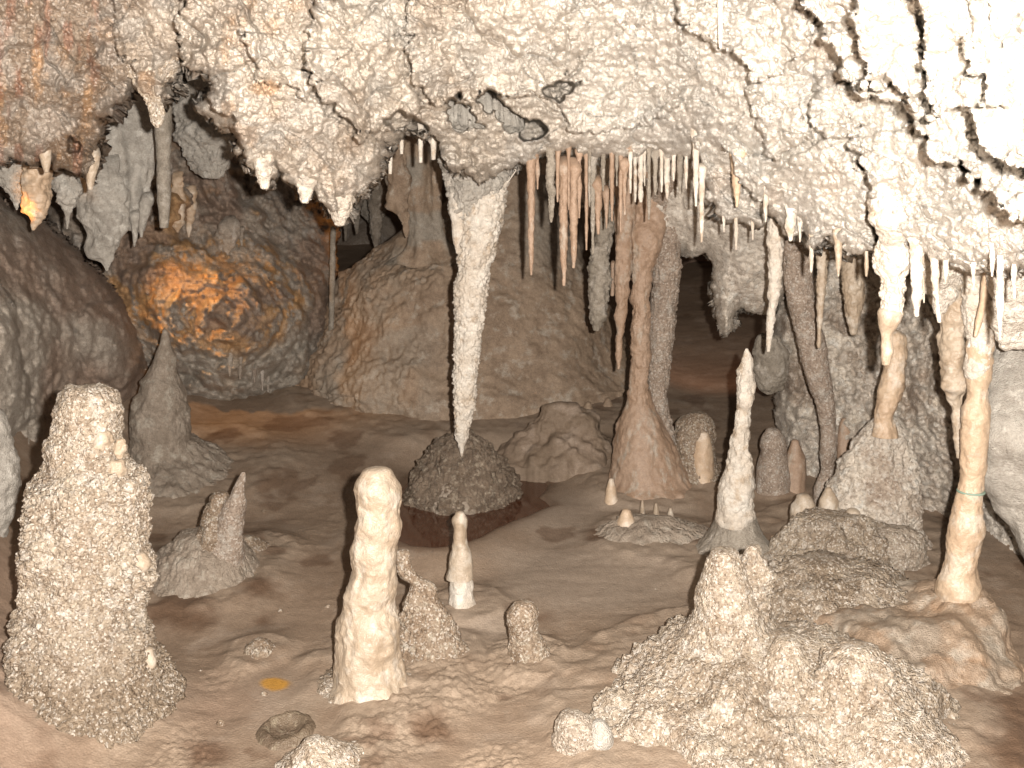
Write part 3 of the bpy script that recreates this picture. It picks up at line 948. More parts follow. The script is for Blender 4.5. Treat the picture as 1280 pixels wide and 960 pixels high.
# drip basin rim
c = floor_at(357, 914)
A = np.linspace(0, 2 * math.pi, 72, endpoint=False)
RP = np.array([(.110, -.02), (.098, .004), (.086, .016), (.076, .021), (.066, .016), (.054, .002), (.040, -.008), (.02, -.011), (.001, -.012)])
PV = []
for rr_, zz_ in RP:
    wob = 1 + .12 * fbm(np.stack([np.cos(A) * 1.3, np.sin(A) * 1.3, A * 0 + 3], -1), 3, 5)
    PV.append(np.stack([c[0] + rr_ * wob * .8 * np.cos(A), c[1] + rr_ * wob * np.sin(A), c[2] + .003 + .8 * zz_ * (1 + .4 * fbm(np.stack([np.cos(A) * 3, np.sin(A) * 3, A * 0], -1), 3, 6))], -1))
PV = np.concatenate(PV)
i_ = np.arange(len(RP) - 1)[:, None] * 72
j_ = np.arange(72)[None]
QV = np.stack([i_ + j_, i_ + 72 + j_, i_ + 72 + (j_ + 1) % 72, i_ + (j_ + 1) % 72], -1).reshape(-1, 4)
PV += .004 * fbm(PV / .02, 3, 8)[:, None]
o = mesh_obj('drip_basin', PV, QV, M['basin'], None, c)
tag(o, 'dark rimmed shallow drip basin in the mud near the bottom edge, left of centre', 'drip basin')

# claw-shaped stalagmite left
d = base_d(245, 750, 110)
r = thing('claw_stalagmite', foot(240, 745, d), 'brownish claw shaped stalagmite leaning right off a rounded boulder, behind the thick popcorn one', 'stalagmite')
drip('claw', [(592, 301, 307), (606, 294, 307), (625, 284, 306), (645, 272, 305), (665, 264, 304), (690, 252, 302), (715, 245, 306)], d + .02, M['dull'], 'wax', 1.0, up=True, cap=.8, flat=.8, parent=r)
drip('fin', [(618, 268, 284), (635, 256, 288), (655, 250, 290), (690, 238, 294)], d + .05, M['crumb'], 'rough', 1.3, up=True, cap=.4, parent=r)
drip('boulder', [(676, 222, 284), (690, 204, 300), (712, 190, 308), (735, 182, 310), (752, 178, 314), (768, 176, 326)], d + .06, M['mudgrey'], 'lump', .8, up=True, cap=.4, parent=r, bury=.08)
d = base_d(300, 715, 60)
o = drip('rock', [(672, 300, 318), (684, 292, 334), (700, 282, 348), (716, 276, 362)], d + .1, M['crumb'], 'lump', .8, up=True, cap=.3, bury=.06, flat=.8)
tag(o, 'low dark crusty rock on the mud just right of the claw shaped stalagmite', 'rock')

# grey cone back left
d = base_d(210, 612, 120)
r = thing('stalagmite', foot(205, 605, d), 'tall grey cone stalagmite with an orange lit tip, in front of the lamp lit bulge', 'stalagmite')
drip('cone', [(414, 203, 209), (430, 199, 214), (446, 192, 219), (462, 185, 221), (478, 175, 223), (490, 174, 228), (510, 168, 231), (535, 164, 233), (560, 162, 236), (585, 158, 244), (610, 148, 268)], d, M['mudgrey'], dict(low=(.03, .14), ring=(.012, .06), mid=(.01, .04), fine=(.004, .014)), 1.0, up=True, cap=1.0, parent=r, bury=.1)
drip('apron', [(556, 168, 250), (575, 156, 276), (596, 148, 298), (612, 150, 312), (630, 146, 330)], d + .06, M['mudgrey'], 'rough', 1.7, up=True, cap=.3, parent=r, bury=.08)
# pale column at the left edge
d = 3.3
o = drip('flowstone_column', [(520, -46, 8), (545, -44, 12), (575, -44, 17), (610, -46, 18), (640, -46, 15), (668, -44, 8), (690, -40, 2)], d, M['palegrey'], 'wax', 1.2, both=True, cap=.5, bury=0)
tag(o, 'smooth pale flowstone bulge at the far left edge beside the thick popcorn stalagmite', 'flowstone')

# ---- the mound in the pool
d = base_d(572, 646, 140)
r = thing('drip_mound', foot(572, 655, d), 'dark wet gravelly mound standing in the brown pool under the big white stalactite', 'mound')
drip('rubble', [(540, 570, 594), (552, 553, 606), (570, 536, 620), (590, 520, 634), (612, 508, 644), (628, 500, 646), (644, 497, 646)], d + .05, M['darkbrown'], dict(low=(.04, .14), pop=(.022, .035), fine=(.014, .016)), 1.0, up=True, cap=.3, parent=r, bury=.05, flare=0)
drip('cone', [(576, 562, 573), (592, 552, 582), (610, 544, 594), (632, 532, 608), (654, 518, 622)], d - .10, M['mudgrey'], 'rough', 1.6, up=True, cap=.8, parent=r, bury=.05, flare=0)
d = base_d(700, 582, 130, .6)
o = drip('mud_cone', [(511, 674, 722), (522, 664, 738), (540, 652, 752), (558, 640, 764), (574, 628, 780)], d, M['mud'], dict(low=(.07, .22), mid=(.03, .07)), 1.0, up=True, cap=.4, bury=.4, flat=.6, flare=.15)
tag(o, 'low smooth brown mud cone on the slope behind the pool', 'mound')

# ---- flowstone dome at the back with its drapery
dD = 6.2
def dome_sty(Po, P, seed):
    l = .11 * fbm(Po / .5, 3, seed) + .055 * fbm(Po / .14, 4, seed + 1, .6) + .022 * pop(Po, .034, seed + 2) * smooth(fbm(Po / .2, 2, seed + 3), -.3, .2)
    rp = .11 * fbm(Po / .7, 3, seed) + .014 * fbm(Po * np.array([1, 1, 1.6]) / .06, 3, seed + 9)
    w = smooth(P[:, 0] + .12 * fbm(P / .3, 2, seed), -.50, -.30)
    w = np.maximum(w, smooth(P[:, 2], 1.10, 1.30))
    return l * (1 - w) + rp * w
r = thing('flowstone_dome', foot(590, 530, dD), 'huge brown flowstone dome at the back, its left half crusted and its right half rippled', 'flowstone')
drip('dome', [(170, 610, 680), (205, 590, 700), (245, 568, 712), (275, 530, 720), (292, 498, 724), (308, 478, 728), (330, 456, 734), (355, 432, 744), (380, 417, 754), (420, 412, 764), (460, 404, 774), (495, 398, 784), (520, 398, 790), (545, 390, 800), (575, 380, 810)], dD, M['brown'], dome_sty, 1, up=True, cap=.25, flat=.75, parent=r, bury=.3, q=1.7, flare=.22,
     attr=dict(grey=lambda P: .45 * (1 - smooth(P[:, 0], -.7, -.25)) * smooth(fbm(P / .22, 3, 4), -.2, .2) + .5 * smooth(P[:, 2], .95, 1.25) * smooth(P[:, 0], -.1, .2),
               orange=lambda P: .15 * (1 - smooth(P[:, 0] + .25 * fbm(P / .2, 3, 6), -1.28, -.95))))
def cols(Po, P, seed):
    return disp(Po, dict(low=(.04, .3), flute=(.07, .13), mid=(.012, .05)), 1, seed)
r = thing('drapery_column', at(522, 305, 6.0), 'broad brown drapery column joining the back dome to the roof, left of the big white stalactite', 'column')
drip('shaft', [(130, 482, 560), (190, 484, 560), (240, 488, 560), (285, 504, 560), (310, 498, 572), (330, 480, 590)], 5.75, M['brown'], cols, 1, up=True, flat=.6, parent=r, attr=dict(grey=lambda P: .7 * smooth(fbm(P / .15, 3, 4), -.3, .2)))
drip('hanging_fold', [(180, 483, 508), (225, 484, 512), (262, 486, 512), (270, 492, 514), (284, 503, 512), (296, 506, 510)], 5.55, M['brown'], 'wax', 2, flat=.6, parent=r)
# thin pole-like column at the dark gap
o = drip('thin_column', [(285, 413, 420), (340, 412, 419), (400, 411, 418), (440, 410, 417), (475, 407, 420)], 5.9, M['grey'], 'straw', 2, up=True, bury=.1)
tag(o, 'thin straight grey column in the dark gap left of the back dome', 'column')
for x, y0, y1, w, dd in [(392, 235, 330, 22, 8.2), (432, 250, 300, 9, 8.2), (470, 255, 318, 14, 7.8), (446, 245, 292, 12, 7.9)]:
    o = drip('stalactite', [(y0 - 60, x - w, x + w), (y0, x - w * .6, x + w * .6), ((y0 + y1) / 2, x - w * .4, x + w * .4), (y1, x - 1.5, x + 1.5)], dd, M['grey'], 'rough', 2)
    tag(o, {392: 'broad dim grey stalactite deepest in the dark gap, nearest the left wall', 432: 'short thin dim stalactite high in the dark gap, beside the thin column',
            470: 'dim grey stalactite hanging just left of the broad brown drapery', 446: 'small dim grey stalactite in the dark gap, left neighbour of the one by the drapery'}[x], 'stalactite', 'dim stalactites in the dark gap')
o = drip('rock_curtain', [(150, 420, 500), (215, 430, 492), (240, 444, 486), (262, 452, 480), (280, 462, 474)], 8.4, M['grey'], 'rough', 3, flat=.5)
tag(o, 'dim grey rock curtain at the top of the dark gap', 'drapery')

# ---- the big stalactite
d = 4.2
r = thing('stalactite', at(590, 200, d), 'big white carrot shaped stalactite hanging in the middle, its tip over the dark mound', 'stalactite')
drip('shaft', [(222, 598, 633), (240, 588, 632), (256, 580, 630), (270, 579, 628), (290, 576, 623), (310, 575, 617), (340, 572, 611), (380, 569, 606), (420, 568, 601), (460, 567, 597), (500, 568, 592), (530, 569, 587), (550, 571, 583), (562, 574, 580), (570, 576, 578)], d, M['white'],
     dict(low=(.012, .08), mid=(.010, .018), pop=(.008, .02), fine=(.010, .012), ring=(.004, .05)), 1.0, parent=r, cap=.8, q=1.3)
drip('neck', [(158, 548, 650, 3.86), (178, 550, 641, 3.98), (200, 552, 634, 4.1), (225, 558, 628, 4.2), (245, 562, 622), (262, 566, 604), (278, 570, 590)], d + .0, M['palegrey'], 'popcorn', 1.3, parent=r, flat=.8, q=1.3)
drip('side_spike', [(225, 556, 580), (250, 561, 582), (280, 565, 580), (300, 567, 577), (316, 570, 574)], d - .03, M['white'], 'rough', .8, parent=r)

# ---- left hanging pieces
o = drip('stalactite', [(130, 192, 216), (160, 194, 214), (200, 195, 214), (228, 196, 214), (250, 197, 213), (272, 199, 211), (284, 200, 210)], 4.15, M['grey'], 'smooth', .6, cap=.3)
tag(o, 'single grey stalactite with a blunt sawn-off tip, left, in front of the pale grey drapery', 'stalactite')
o = drip('stalactite', [(60, 160, 226), (80, 162, 224), (100, 166, 214), (120, 174, 208), (140, 184, 206), (152, 190, 202), (158, 194, 199)], hang(190, 95, back=.10), M['palecrumb'], dict(low=(.03, .1), flute=(.03, .06), pop=(.01, .02), fine=(.008, .012)), 1, flat=.6, cap=.6)
tag(o, 'stubby white fluted stalactite hanging from the roof edge above the blunt grey one', 'stalactite')
d = 4.5
r = thing('drapery', at(150, 140, d), 'wide pale grey drapery with a lumpy lower lobe, hanging behind the left roof edge', 'drapery')
drip('fold', [(100, 128, 210), (150, 122, 200), (190, 118, 198), (230, 116, 197), (255, 130, 192), (275, 150, 186), (286, 168, 180)], d + .05, M['palegrey'], dict(low=(.06, .25), flute=(.05, .10), mid=(.015, .05)), 1, flat=.45, parent=r)
drip('lobe', [(215, 108, 150), (240, 98, 160), (265, 98, 162), (290, 106, 158), (308, 104, 152), (322, 118, 146), (332, 126, 140), (337, 130, 137)], d - .06, M['palegrey'], dict(low=(.05, .14), mid=(.02, .06), pop=(.02, .05)), 1, flat=.5, parent=r)
drip('spike', [(270, 162, 176), (288, 164, 173), (302, 166, 171), (308, 167, 169)], d - .02, M['palegrey'], 'straw', 2, parent=r)
drip('spike', [(250, 176, 192), (270, 174, 186), (286, 174, 180), (296, 175, 178)], d - .02, M['palegrey'], 'straw', 2, parent=r)
o = drip('stalactite', [(180, 30, 66), (205, 32, 64), (225, 31, 62), (245, 29, 60), (262, 34, 56), (276, 38, 48), (287, 40, 43)], 3.9, M['tan'], dict(low=(.03, .08), mid=(.012, .03), fine=(.008, .02)), 1, flat=.8)
tag(o, 'short stalactite glowing orange from a hidden lamp, near the left edge', 'stalactite')
o = drip('stalactite', [(190, -4, 36), (220, 0, 34), (240, 10, 30), (254, 17, 25), (262, 20, 22)], 4.0, M['palegrey'], 'rough', 2, flat=.7)
tag(o, 'short pointed grey stalactite at the left edge, left of the orange glowing one', 'stalactite')
o = drip('stalactite', [(200, 62, 108), (225, 66, 98), (238, 74, 98), (252, 76, 94), (265, 80, 89), (276, 82, 87), (286, 83, 85)], 4.1, M['palegrey'], 'rough', 2, flat=.6)
tag(o, 'tattered grey stalactite with a fine needle point, right of the orange glowing one', 'stalactite')
o = drip('stalactite', [(196, 104, 124), (215, 107, 121), (228, 108, 118), (236, 110, 116)], hang(114, 190, back=.06), M['cream'], 'straw', 2)
tag(o, 'stubby cream drip with a reddish root at the left roof edge', 'stalactite')
o = drip('stalactite', [(190, 48, 64), (205, 52, 63), (214, 55, 61)], hang(56, 180, back=.06), M['cream'], 'straw', 1)
tag(o, 'tiny cream knob under the left roof edge above the orange glowing stalactite', 'stalactite')
for x, y0, y1, w, lab in [(330, 200, 234, 12, 'largest smooth white knob on the jagged left roof edge'), (381, 226, 252, 10, 'small pale knob on the jagged roof edge, right of the largest white knob'), (424, 250, 279, 20, 'blunt popcorn lobe at the lowest point of the left roof edge')]:
    o = drip('stalactite', [(y0, x - w * .8, x + w * .8), ((y0 + y1) / 2, x - w * .6, x + w * .6), (y1, x - w * .3, x + w * .3)], hang(x, y0 - 4, back=.04), M['crust'], 'popcorn', .6)
    tag(o, lab, 'stalactite')
o = drip('straw_stalactite', [(-40, 897, 907), (0, 896, 905), (35, 897, 904), (60, 899, 902)], hang(900, -20, back=0), M['white'], 'smooth', .6)
tag(o, 'long thin straw hanging from the roof at the top edge', 'stalactite')
o = drip('rock_curtain', [(110, 210, 300), (150, 222, 310), (190, 226, 296), (205, 240, 288), (215, 252, 280)], 5.2, M['palegrey'], 'rough', 3, flat=.4)
tag(o, 'shadowed grey rock curtain in the gap right of the blunt grey stalactite', 'drapery')
for i, (x, y0, y1, w) in enumerate([(222, 225, 290, 16), (236, 240, 296, 12), (285, 285, 318, 24), (302, 288, 312, 8)]):
    o = drip('stalactite', [(y0, x - w / 2, x + w / 2), ((y0 + y1) / 2, x - w * .5, x + w * .4), (y1 - 8, x - w * .25, x + w * .25), (y1, x - 1, x + 1)], hang(x, y1 - 10, 7, -.03), M['wallgrey'] if i > 1 else M['tan'], dict(low=(.04, .12), fine=(.012, .03)), 1, flat=.6)
    tag(o, ['wider orange brown hanging tooth right of the blunt grey stalactite', 'narrow orange brown hanging tooth, second right of the blunt grey stalactite', 'broad brown tooth high on the lamp lit bulge', 'narrow brown tooth high on the lamp lit bulge, right of the broad one'][i], 'stalactite', 'orange brown teeth over the lit bulge')
for i, (x, y0, y1, w) in enumerate([(287, 440, 470, 9), (300, 448, 474, 7), (328, 445, 488, 6), (335, 462, 490, 5), (318, 450, 478, 7)]):
    o = drip('stalactite', [(y0 - 20, x - w, x + w), (y0, x - w / 2, x + w / 2), ((y0 + y1) / 2, x - w * .4, x + w * .4), (y1, x - 1, x + 1)], hang(x, (y0 + y1) / 2, 7, -.01), M['wallgrey'], 'straw', 2)
    tag(o, 'thin orange lit drip hanging at the foot of the lamp lit bulge', 'stalactite', 'orange drips at the foot of the lit bulge')

# ---- straws left of the big stalactite
for i, (x, y0, y1, w) in enumerate([(488, 170, 217, 6), (502, 165, 192, 6), (526, 165, 203, 7), (542, 172, 199, 8)]):
    o = drip('straw_stalactite', [(y0 - 12, x - w * .7, x + w * .7), (y0, x - w / 2, x + w / 2), ((y0 + y1) / 2, x - w * .45, x + w * .4), (y1, x - w * .35, x + w * .3)], 3.75 + .05 * i, M['white'], 'straw', .8, cap=.4)
    tag(o, ['longest of the four short white straws left of the big stalactite neck, leftmost of them', 'faint short white straw, second from left in the group left of the big stalactite', 'white straw third from left in the group left of the big stalactite', 'stubby white straw nearest the neck of the big stalactite, on its left'][i], 'stalactite', 'short white straws left of the big stalactite')

# ---- grey curtain in the middle right and the straws in front of it
CUR = [(668, 175), (676, 215), (690, 240), (700, 215), (720, 235), (732, 262), (742, 285), (752, 300), (770, 285), (785, 310), (788, 330), (800, 345), (812, 318), (822, 322), (834, 312), (848, 318), (866, 322), (882, 318), (890, 334), (888, 352), (892, 380),
       (898, 405), (903, 418), (910, 424), (917, 412), (921, 392), (926, 385), (938, 390), (950, 396), (962, 392), (975, 380), (1000, 330), (990, 180)]
r = relief('rock_curtain', CUR, [(668, 180, 4.75), (680, 240, 4.75), (760, 200, 4.5), (760, 300, 4.75), (850, 200, 4.3), (850, 320, 4.6), (908, 420, 4.45), (930, 300, 4.3), (1000, 200, 3.9), (1000, 330, 4.3), (960, 390, 4.5)], M['popwall'],
           dict(low=(.05, .18), pop=(.03, .05), fine=(.016, .024), mid=(.012, .04)), 1.0, 1.6, (6, 12), (.22, 26), .45, attr=dict(brown=lambda X, Y, P: .7 * (1 - smooth(X, 700, 790)) , white=lambda X, Y, P: .55 * smooth(X, 770, 810) * (1 - smooth(Y, 300, 380))), seed=21, flatd=4.5)
tag(r, 'rough grey popcorn curtain hanging below the roof, right of the pinkish straws', 'drapery')
ST = [  # x, top, bottom, width top, style, distance, label
    (664, 205, 343, 11, 'pink', 4.35, 'long reddish straw nearest the big white stalactite, on its right'),
    (689, 196, 277, 12, 'grey', 4.45, 'rough grey stalactite between the long reddish straw and the twin pinkish ones'),
    (705, 228, 356, 13, 'pink', 4.4, 'longer of the twin pinkish straws that hang side by side, the left one'),
    (717, 226, 334, 11, 'pink', 4.42, 'shorter of the twin pinkish straws that hang side by side, the right one'),
    (733, 204, 312, 5, 'pink', 4.36, 'hair thin pinkish straw right of the twin pinkish straws'),
    (741, 212, 318, 7, 'grey', 4.38, 'thin grey straw touching the hair thin pinkish one'),
    (748, 245, 292, 9, 'pink', 4.42, 'short pinkish straw just above the ragged grey stalactite'),
    (758, 254, 285, 6, 'pink', 4.42, 'very short pinkish straw in the middle of the reddish row'),
    (765, 196, 276, 6, 'pink', 4.3, 'pinkish straw starting high at the roof, left of the longest one'),
    (781, 220, 268, 7, 'pink', 4.3, 'orange pink straw starting right above the longest pinkish stalactite'),
    (788, 203, 241, 4, 'white', 4.25, 'hair thin pale straw, leftmost of the pale row'),
    (794, 202, 252, 6, 'white', 4.26, 'pale straw, second from left in the pale row'),
    (801, 200, 252, 9, 'white', 4.27, 'widest pale straw of the pale row, third from left'),
    (811, 194, 274, 5, 'grey', 4.2, 'long thin grey straw in the middle of the pale row'),
    (819, 203, 243, 8, 'grey', 4.24, 'short blunt grey straw right of the long thin grey one'),
    (827, 202, 240, 4, 'white', 4.24, 'hair thin pale straw, second last but two of the pale row'),
    (834, 203, 248, 7, 'white', 4.24, 'pale straw, last but one of the pale row'),
    (850, 205, 243, 6, 'grey', 4.24, 'short grey straw at the right end of the pale row'),
    (870, 178, 257, 8, 'white', 3.9, 'stout pale straw right of the pale row with a dark shadow on its left'),
    (877, 228, 302, 7, 'white', 4.0, 'pale straw with a needle point just right of the stout pale one'),
    (921, 205, 258, 10, 'tan', 3.45, 'short orange straw on the orange roof patch at right of centre'),
    (920, 262, 312, 7, 'white', 3.6, 'white straw dripping from the white fold below the short orange one'),
    (957, 240, 277, 7, 'white', 3.45, 'short white straw under the white roof fold right of the orange straw'),
    (1014, 286, 340, 7, 'white', 3.55, 'thin white straw between the long white spike and the orange tipped one'),
    (1067, 300, 416, 30, 'cream', 4.05, 'wide carrot shaped cream stalactite left of the big banded one'),
    (1034, 165, 198, 6, 'white', 2.85, 'tiny straw on the bright roof at right, far above the orange tipped one'),
    (988, 245, 300, 14, 'white', 3.5, 'white fold tooth beside an orange stained hollow at the roof edge'),
    (1146, 305, 394, 14, 'white', 2.95, 'slim white stalactite just right of the big banded one'),
    (1167, 322, 402, 9, 'white', 2.9, 'bent white stalactite, second right of the big banded one'),
    (1152, 320, 378, 6, 'cream', 2.95, 'short cream straw squeezed between the slim and the bent white stalactites'),
    (1048, 305, 345, 8, 'cream', 3.3, 'short cream drip under the roof edge left of the wide carrot shaped one'),
    (1250, 325, 424, 9, 'white', 2.7, 'long thin white stalactite at right, right of the orange straw'),
    (1268, 325, 372, 8, 'white', 2.55, 'short white stalactite nearest the right edge'),
    (1240, 268, 345, 8, 'white', 2.5, 'white rib at right directly above the orange straw'),
    (1105, 300, 330, 8, 'white', 3.0, 'stubby white drip on the left flank of the big banded stalactite'),
    (672, 200, 236, 5, 'pink', 4.4, 'short thin straw close on the right of the long reddish straw'),
    (697, 198, 252, 5, 'pink', 4.4, 'thin brown straw close on the right of the rough grey stalactite'),
    (711, 200, 262, 4, 'pink', 4.4, 'hair thin straw starting above the twin pinkish straws'),
    (724, 206, 272, 6, 'pink', 4.4, 'plain brown straw close on the right of the twin pinkish straws'),
    (737, 200, 258, 4, 'grey', 4.4, 'hair thin grey straw between the hair thin pinkish one and the touching grey one'),
    (754, 198, 238, 5, 'grey', 4.4, 'short grey straw high above the ragged grey stalactite'),
    (771, 198, 232, 4, 'grey', 4.3, 'hair thin grey straw just left of the orange pink one'),
    (776, 200, 290, 5, 'pink', 4.3, 'long thin brown straw crossing the root of the longest pinkish stalactite'),
    (806, 200, 232, 4, 'white', 4.25, 'very short pale straw right of the widest pale one'),
    (842, 200, 226, 5, 'white', 4.24, 'stub of a pale straw near the right end of the pale row'),
    (858, 200, 236, 5, 'white', 4.2, 'short pale straw between the pale row and the stout pale one'),
    (905, 250, 290, 5, 'white', 3.7, 'thin white drip left of the white fold below the short orange straw'),
    (941, 272, 300, 5, 'white', 3.6, 'tiny white drip left of the short white straw under the roof fold'),
    (1083, 305, 345, 6, 'cream', 3.2, 'thin cream drip between the wide carrot shaped one and the big banded one'),
    (1182, 322, 352, 7, 'white', 2.9, 'short white drip above the knobbly cream stalactite'),
    (1217, 330, 362, 6, 'white', 2.7, 'short white drip left of the orange straw root'),
    (1000, 280, 302, 6, 'white', 3.3, 'tiny white drip right of the white fold tooth'),
]
for x, y0, y1, w, sty, dd, lab in ST:
    bend = {1167: 7, 1152: 3}.get(x, 0)
    n = 'straw_stalactite' if w < 11 else 'stalactite'
    jit = (x * 37 % 11 - 5) / 5
    if x != 1034 and x != 1067:
        dd = hang(x, y0 - 8, back=.035 + .3 * w * dd / F)
    o = drip(n, [(y0 - 14, x - w * .85, x + w * .85, dd), (y0, x - w / 2, x + w / 2, dd), (y0 + (y1 - y0) * .4, x - w * .47 + bend * .3 + jit * .4, x + w * .45 + bend * .3, dd), (y0 + (y1 - y0) * .72, x - w * .36 + bend * .7, x + w * .36 + bend * .7 + jit * .5, dd), (y1, x - w * .12 - .4 + bend, x + w * .12 + .4 + bend, dd)], dd, M[sty],
             dict(low=(.010, .05), mid=(.004, .014)) if sty == 'pink' or w < 9 else dict(low=(.014, .06), mid=(.005, .02), fine=(.005, .012)), 1.0, cap=.8)
    tag(o, lab, 'stalactite', 'reddish straws right of the big stalactite' if sty == 'pink' or x in (689, 741) else 'pale straws below the right roof')
o = drip('stalactite', [(262, 742, 768), (285, 741, 766), (310, 740, 764), (340, 739, 762), (370, 738, 758), (395, 739, 754), (412, 742, 749)], 4.55, M['grey'], dict(low=(.02, .08), fine=(.012, .02), mid=(.008, .03)), 1, cap=.4)
tag(o, 'ragged dark grey stalactite left of the longest pinkish one', 'stalactite', 'reddish straws right of the big stalactite')
o = drip('straw_stalactite', [(330, 763, 770), (355, 763, 769), (369, 763, 768)], 4.6, M['pink'], 'straw', 1)
tag(o, 'stub of a pinkish straw between the ragged grey and the longest pinkish stalactite', 'stalactite', 'reddish straws right of the big stalactite')
o = drip('stalactite', [(190, 770, 800, hang(778, 185, back=.1)), (225, 769, 798, 4.5), (248, 768, 796), (275, 768, 792), (310, 769, 790), (345, 769, 788), (385, 769, 784), (420, 769, 780), (450, 770, 777), (461, 771, 775)], 4.5, M['pink'], dict(low=(.014, .06), mid=(.006, .02), ring=(.005, .06)), 1, cap=.5)
tag(o, 'longest pinkish orange stalactite, hanging just left of the twin columns', 'stalactite', 'reddish straws right of the big stalactite')
o = drip('stalactite', [(240, 955, 982), (275, 958, 980), (310, 960, 978), (345, 961, 976), (380, 960, 972), (410, 958, 967), (430, 958, 964), (439, 959, 962)], 3.75, M['white'], dict(low=(.012, .06), mid=(.006, .02), fine=(.005, .012)), 1, cap=.6)
tag(o, 'long white spike stalactite hanging above the gap left of the popcorn wall', 'stalactite')
o = drip('stalactite', [(285, 1018, 1038), (310, 1021, 1036), (345, 1021, 1033), (380, 1021, 1030), (410, 1021, 1028), (434, 1022, 1025)], 3.8, M['cream'], dict(low=(.012, .06), mid=(.006, .02), fine=(.005, .012)), 1, cap=.6)
tag(o, 'long orange tipped stalactite in front of the slanting brown column', 'stalactite')
# ---- the twin columns
d1 = base_d(806, 622, 84)
r = thing('column', foot(806, 618, d1), 'pinkish brown column with a wide smooth foot, left one of the twin columns', 'column')
drip('shaft', [(195, 790, 826, hang(808, 200, 21, .08)), (235, 786, 832, hang(808, 235, 21, .06)), (270, 784, 832, hang(808, 265, 21, .04)), (300, 786, 828), (320, 789, 820), (345, 790, 814), (380, 789, 812), (420, 789, 812), (455, 790, 812), (480, 789, 810), (505, 786, 812)], d1, M['pink'], dict(low=(.014, .07), mid=(.006, .02), ring=(.005, .06), fine=(.004, .014)), 1.0, up=True, parent=r)
drip('foot', [(488, 786, 812), (505, 782, 816), (520, 776, 824), (540, 770, 836), (565, 768, 846), (590, 767, 852), (612, 764, 860), (630, 756, 872)], d1 + .02, M['pink'], 'wax', 1.0, up=True, cap=.1, parent=r, bury=.1)
d2 = d1 + .09
r = thing('column', foot(826, 600, d2), 'grey popcorn crusted column, right one of the twin columns', 'column')
drip('shaft', [(230, 805, 862, hang(830, 230, 21, .06)), (280, 812, 852), (318, 818, 850), (350, 818, 848), (400, 812, 843), (450, 810, 838), (490, 809, 834), (540, 808, 842), (600, 800, 860)], d2, M['dull'], dict(low=(.012, .07), pop=(.012, .024), fine=(.008, .013)), 1.0, up=True, parent=r, bury=.1)
d = base_d(870, 612, 60)
r = thing('stalagmite', foot(872, 610, d), 'squat grey stalagmite with an orange smooth face, right of the twin columns', 'stalagmite')
drip('crust', [(518, 862, 884), (526, 852, 891), (545, 846, 893), (570, 844, 894), (595, 838, 902), (615, 826, 912)], d + .03, M['crumb'], 'lump', .7, up=True, cap=.3, parent=r, bury=.08)
drip('smooth_face', [(542, 872, 886), (555, 868, 889), (575, 866, 891), (595, 862, 894), (606, 860, 896)], d - .04, M['tan'], 'smooth', 1, up=True, cap=.5, parent=r)
r = thing('flowstone_ledge', foot(800, 676, fd(800, 680)), 'low grey flowstone ledge on the mud at the foot of the twin columns', 'flowstone')
d = base_d(800, 684, 130, .5)
drip('ledge', [(652, 776, 846), (660, 762, 866), (670, 748, 880), (682, 740, 888)], d, M['mudgrey'], 'rough', 1.8, up=True, cap=.2, flat=.5, parent=r, bury=.05)
for x, y0, y1, w, lab in [(764, 600, 632, 16, 'small smooth cream stalagmite left of the foot of the twin columns'), (783, 640, 676, 30, 'broad stubby tan stalagmite on the ledge below the twin columns'), (803, 626, 652, 8, 'tiny white stalagmite on the ledge, right of the broad stubby one'),
                          (806, 660, 678, 14, 'tiny low tan knob at the front of the ledge below the twin columns'), (838, 636, 654, 10, 'tiny pale knob at the right end of the ledge below the twin columns'), (820, 630, 650, 8, 'tiny grey spike in the middle of the ledge below the twin columns')]:
    dd = base_d(x, y1 + 2, w) + (-.02 if y1 > 655 else 0)
    o = drip('stalagmite', [(y0, x - w * .2, x + w * .2), (y0 + (y1 - y0) * .3, x - w * .36, x + w * .36), (y0 + (y1 - y0) * .7, x - w * .46, x + w * .46), (y1 + 2, x - w * .65, x + w * .65)], dd, M['tan'] if w > 12 else M['cream'], 'smooth', .6, up=True, cap=.7, bury=.08)
    tag(o, lab, 'stalagmite', 'small stalagmites below the twin columns')
for x, y, lab in [(735, 520, 'tiny pale stalagmite knob on the slope, left of the twin columns'), (760, 515, 'small pale knob on the slope against the twin columns'), (725, 515, 'tiny brown knob on the slope right of the mud cone')]:
    dd = base_d(x, y, 14)
    o = drip('stalagmite', [(y - 16, x - 4, x + 4), (y - 6, x - 7, x + 7), (y + 3, x - 10, x + 10)], dd, M['brown'], 'smooth', 1, up=True, cap=.6, bury=.05)
    tag(o, lab, 'stalagmite', 'knobs on the slope behind the pool')

# ---- right side: slender white stalagmite
d = 3.75
r = thing('stalagmite', foot(915, 700, d), 'tall slender white stalagmite with a crooked tip on a grey foot, right of the pool', 'stalagmite')
drip('shaft', [(437, 931, 936), (444, 929, 940), (456, 926, 942), (466, 921, 943), (485, 922, 942), (505, 920, 941), (525, 918, 938), (545, 914, 937), (562, 910, 938), (585, 905, 940), (610, 900, 942), (635, 897, 942), (655, 896, 943)], d, M['white'], dict(low=(.012, .05), mid=(.008, .02), ring=(.006, .05)), 1.0, up=True, cap=.7, parent=r, q=1.3)
drip('grey_foot', [(640, 898, 942), (658, 892, 948), (678, 884, 958), (700, 872, 972), (740, 850, 992)], d + .01, M['grey'], 'wax', 1.0, up=True, cap=.1, parent=r, bury=.2)
o = drip('straw_stalagmite', [(672, 964, 970), (690, 958, 968), (710, 950, 966)], d + .1, M['tan'], 'straw', 1, up=True, cap=.8)
tag(o, 'tiny orange spike leaning beside the grey foot of the slender white stalagmite', 'stalagmite')

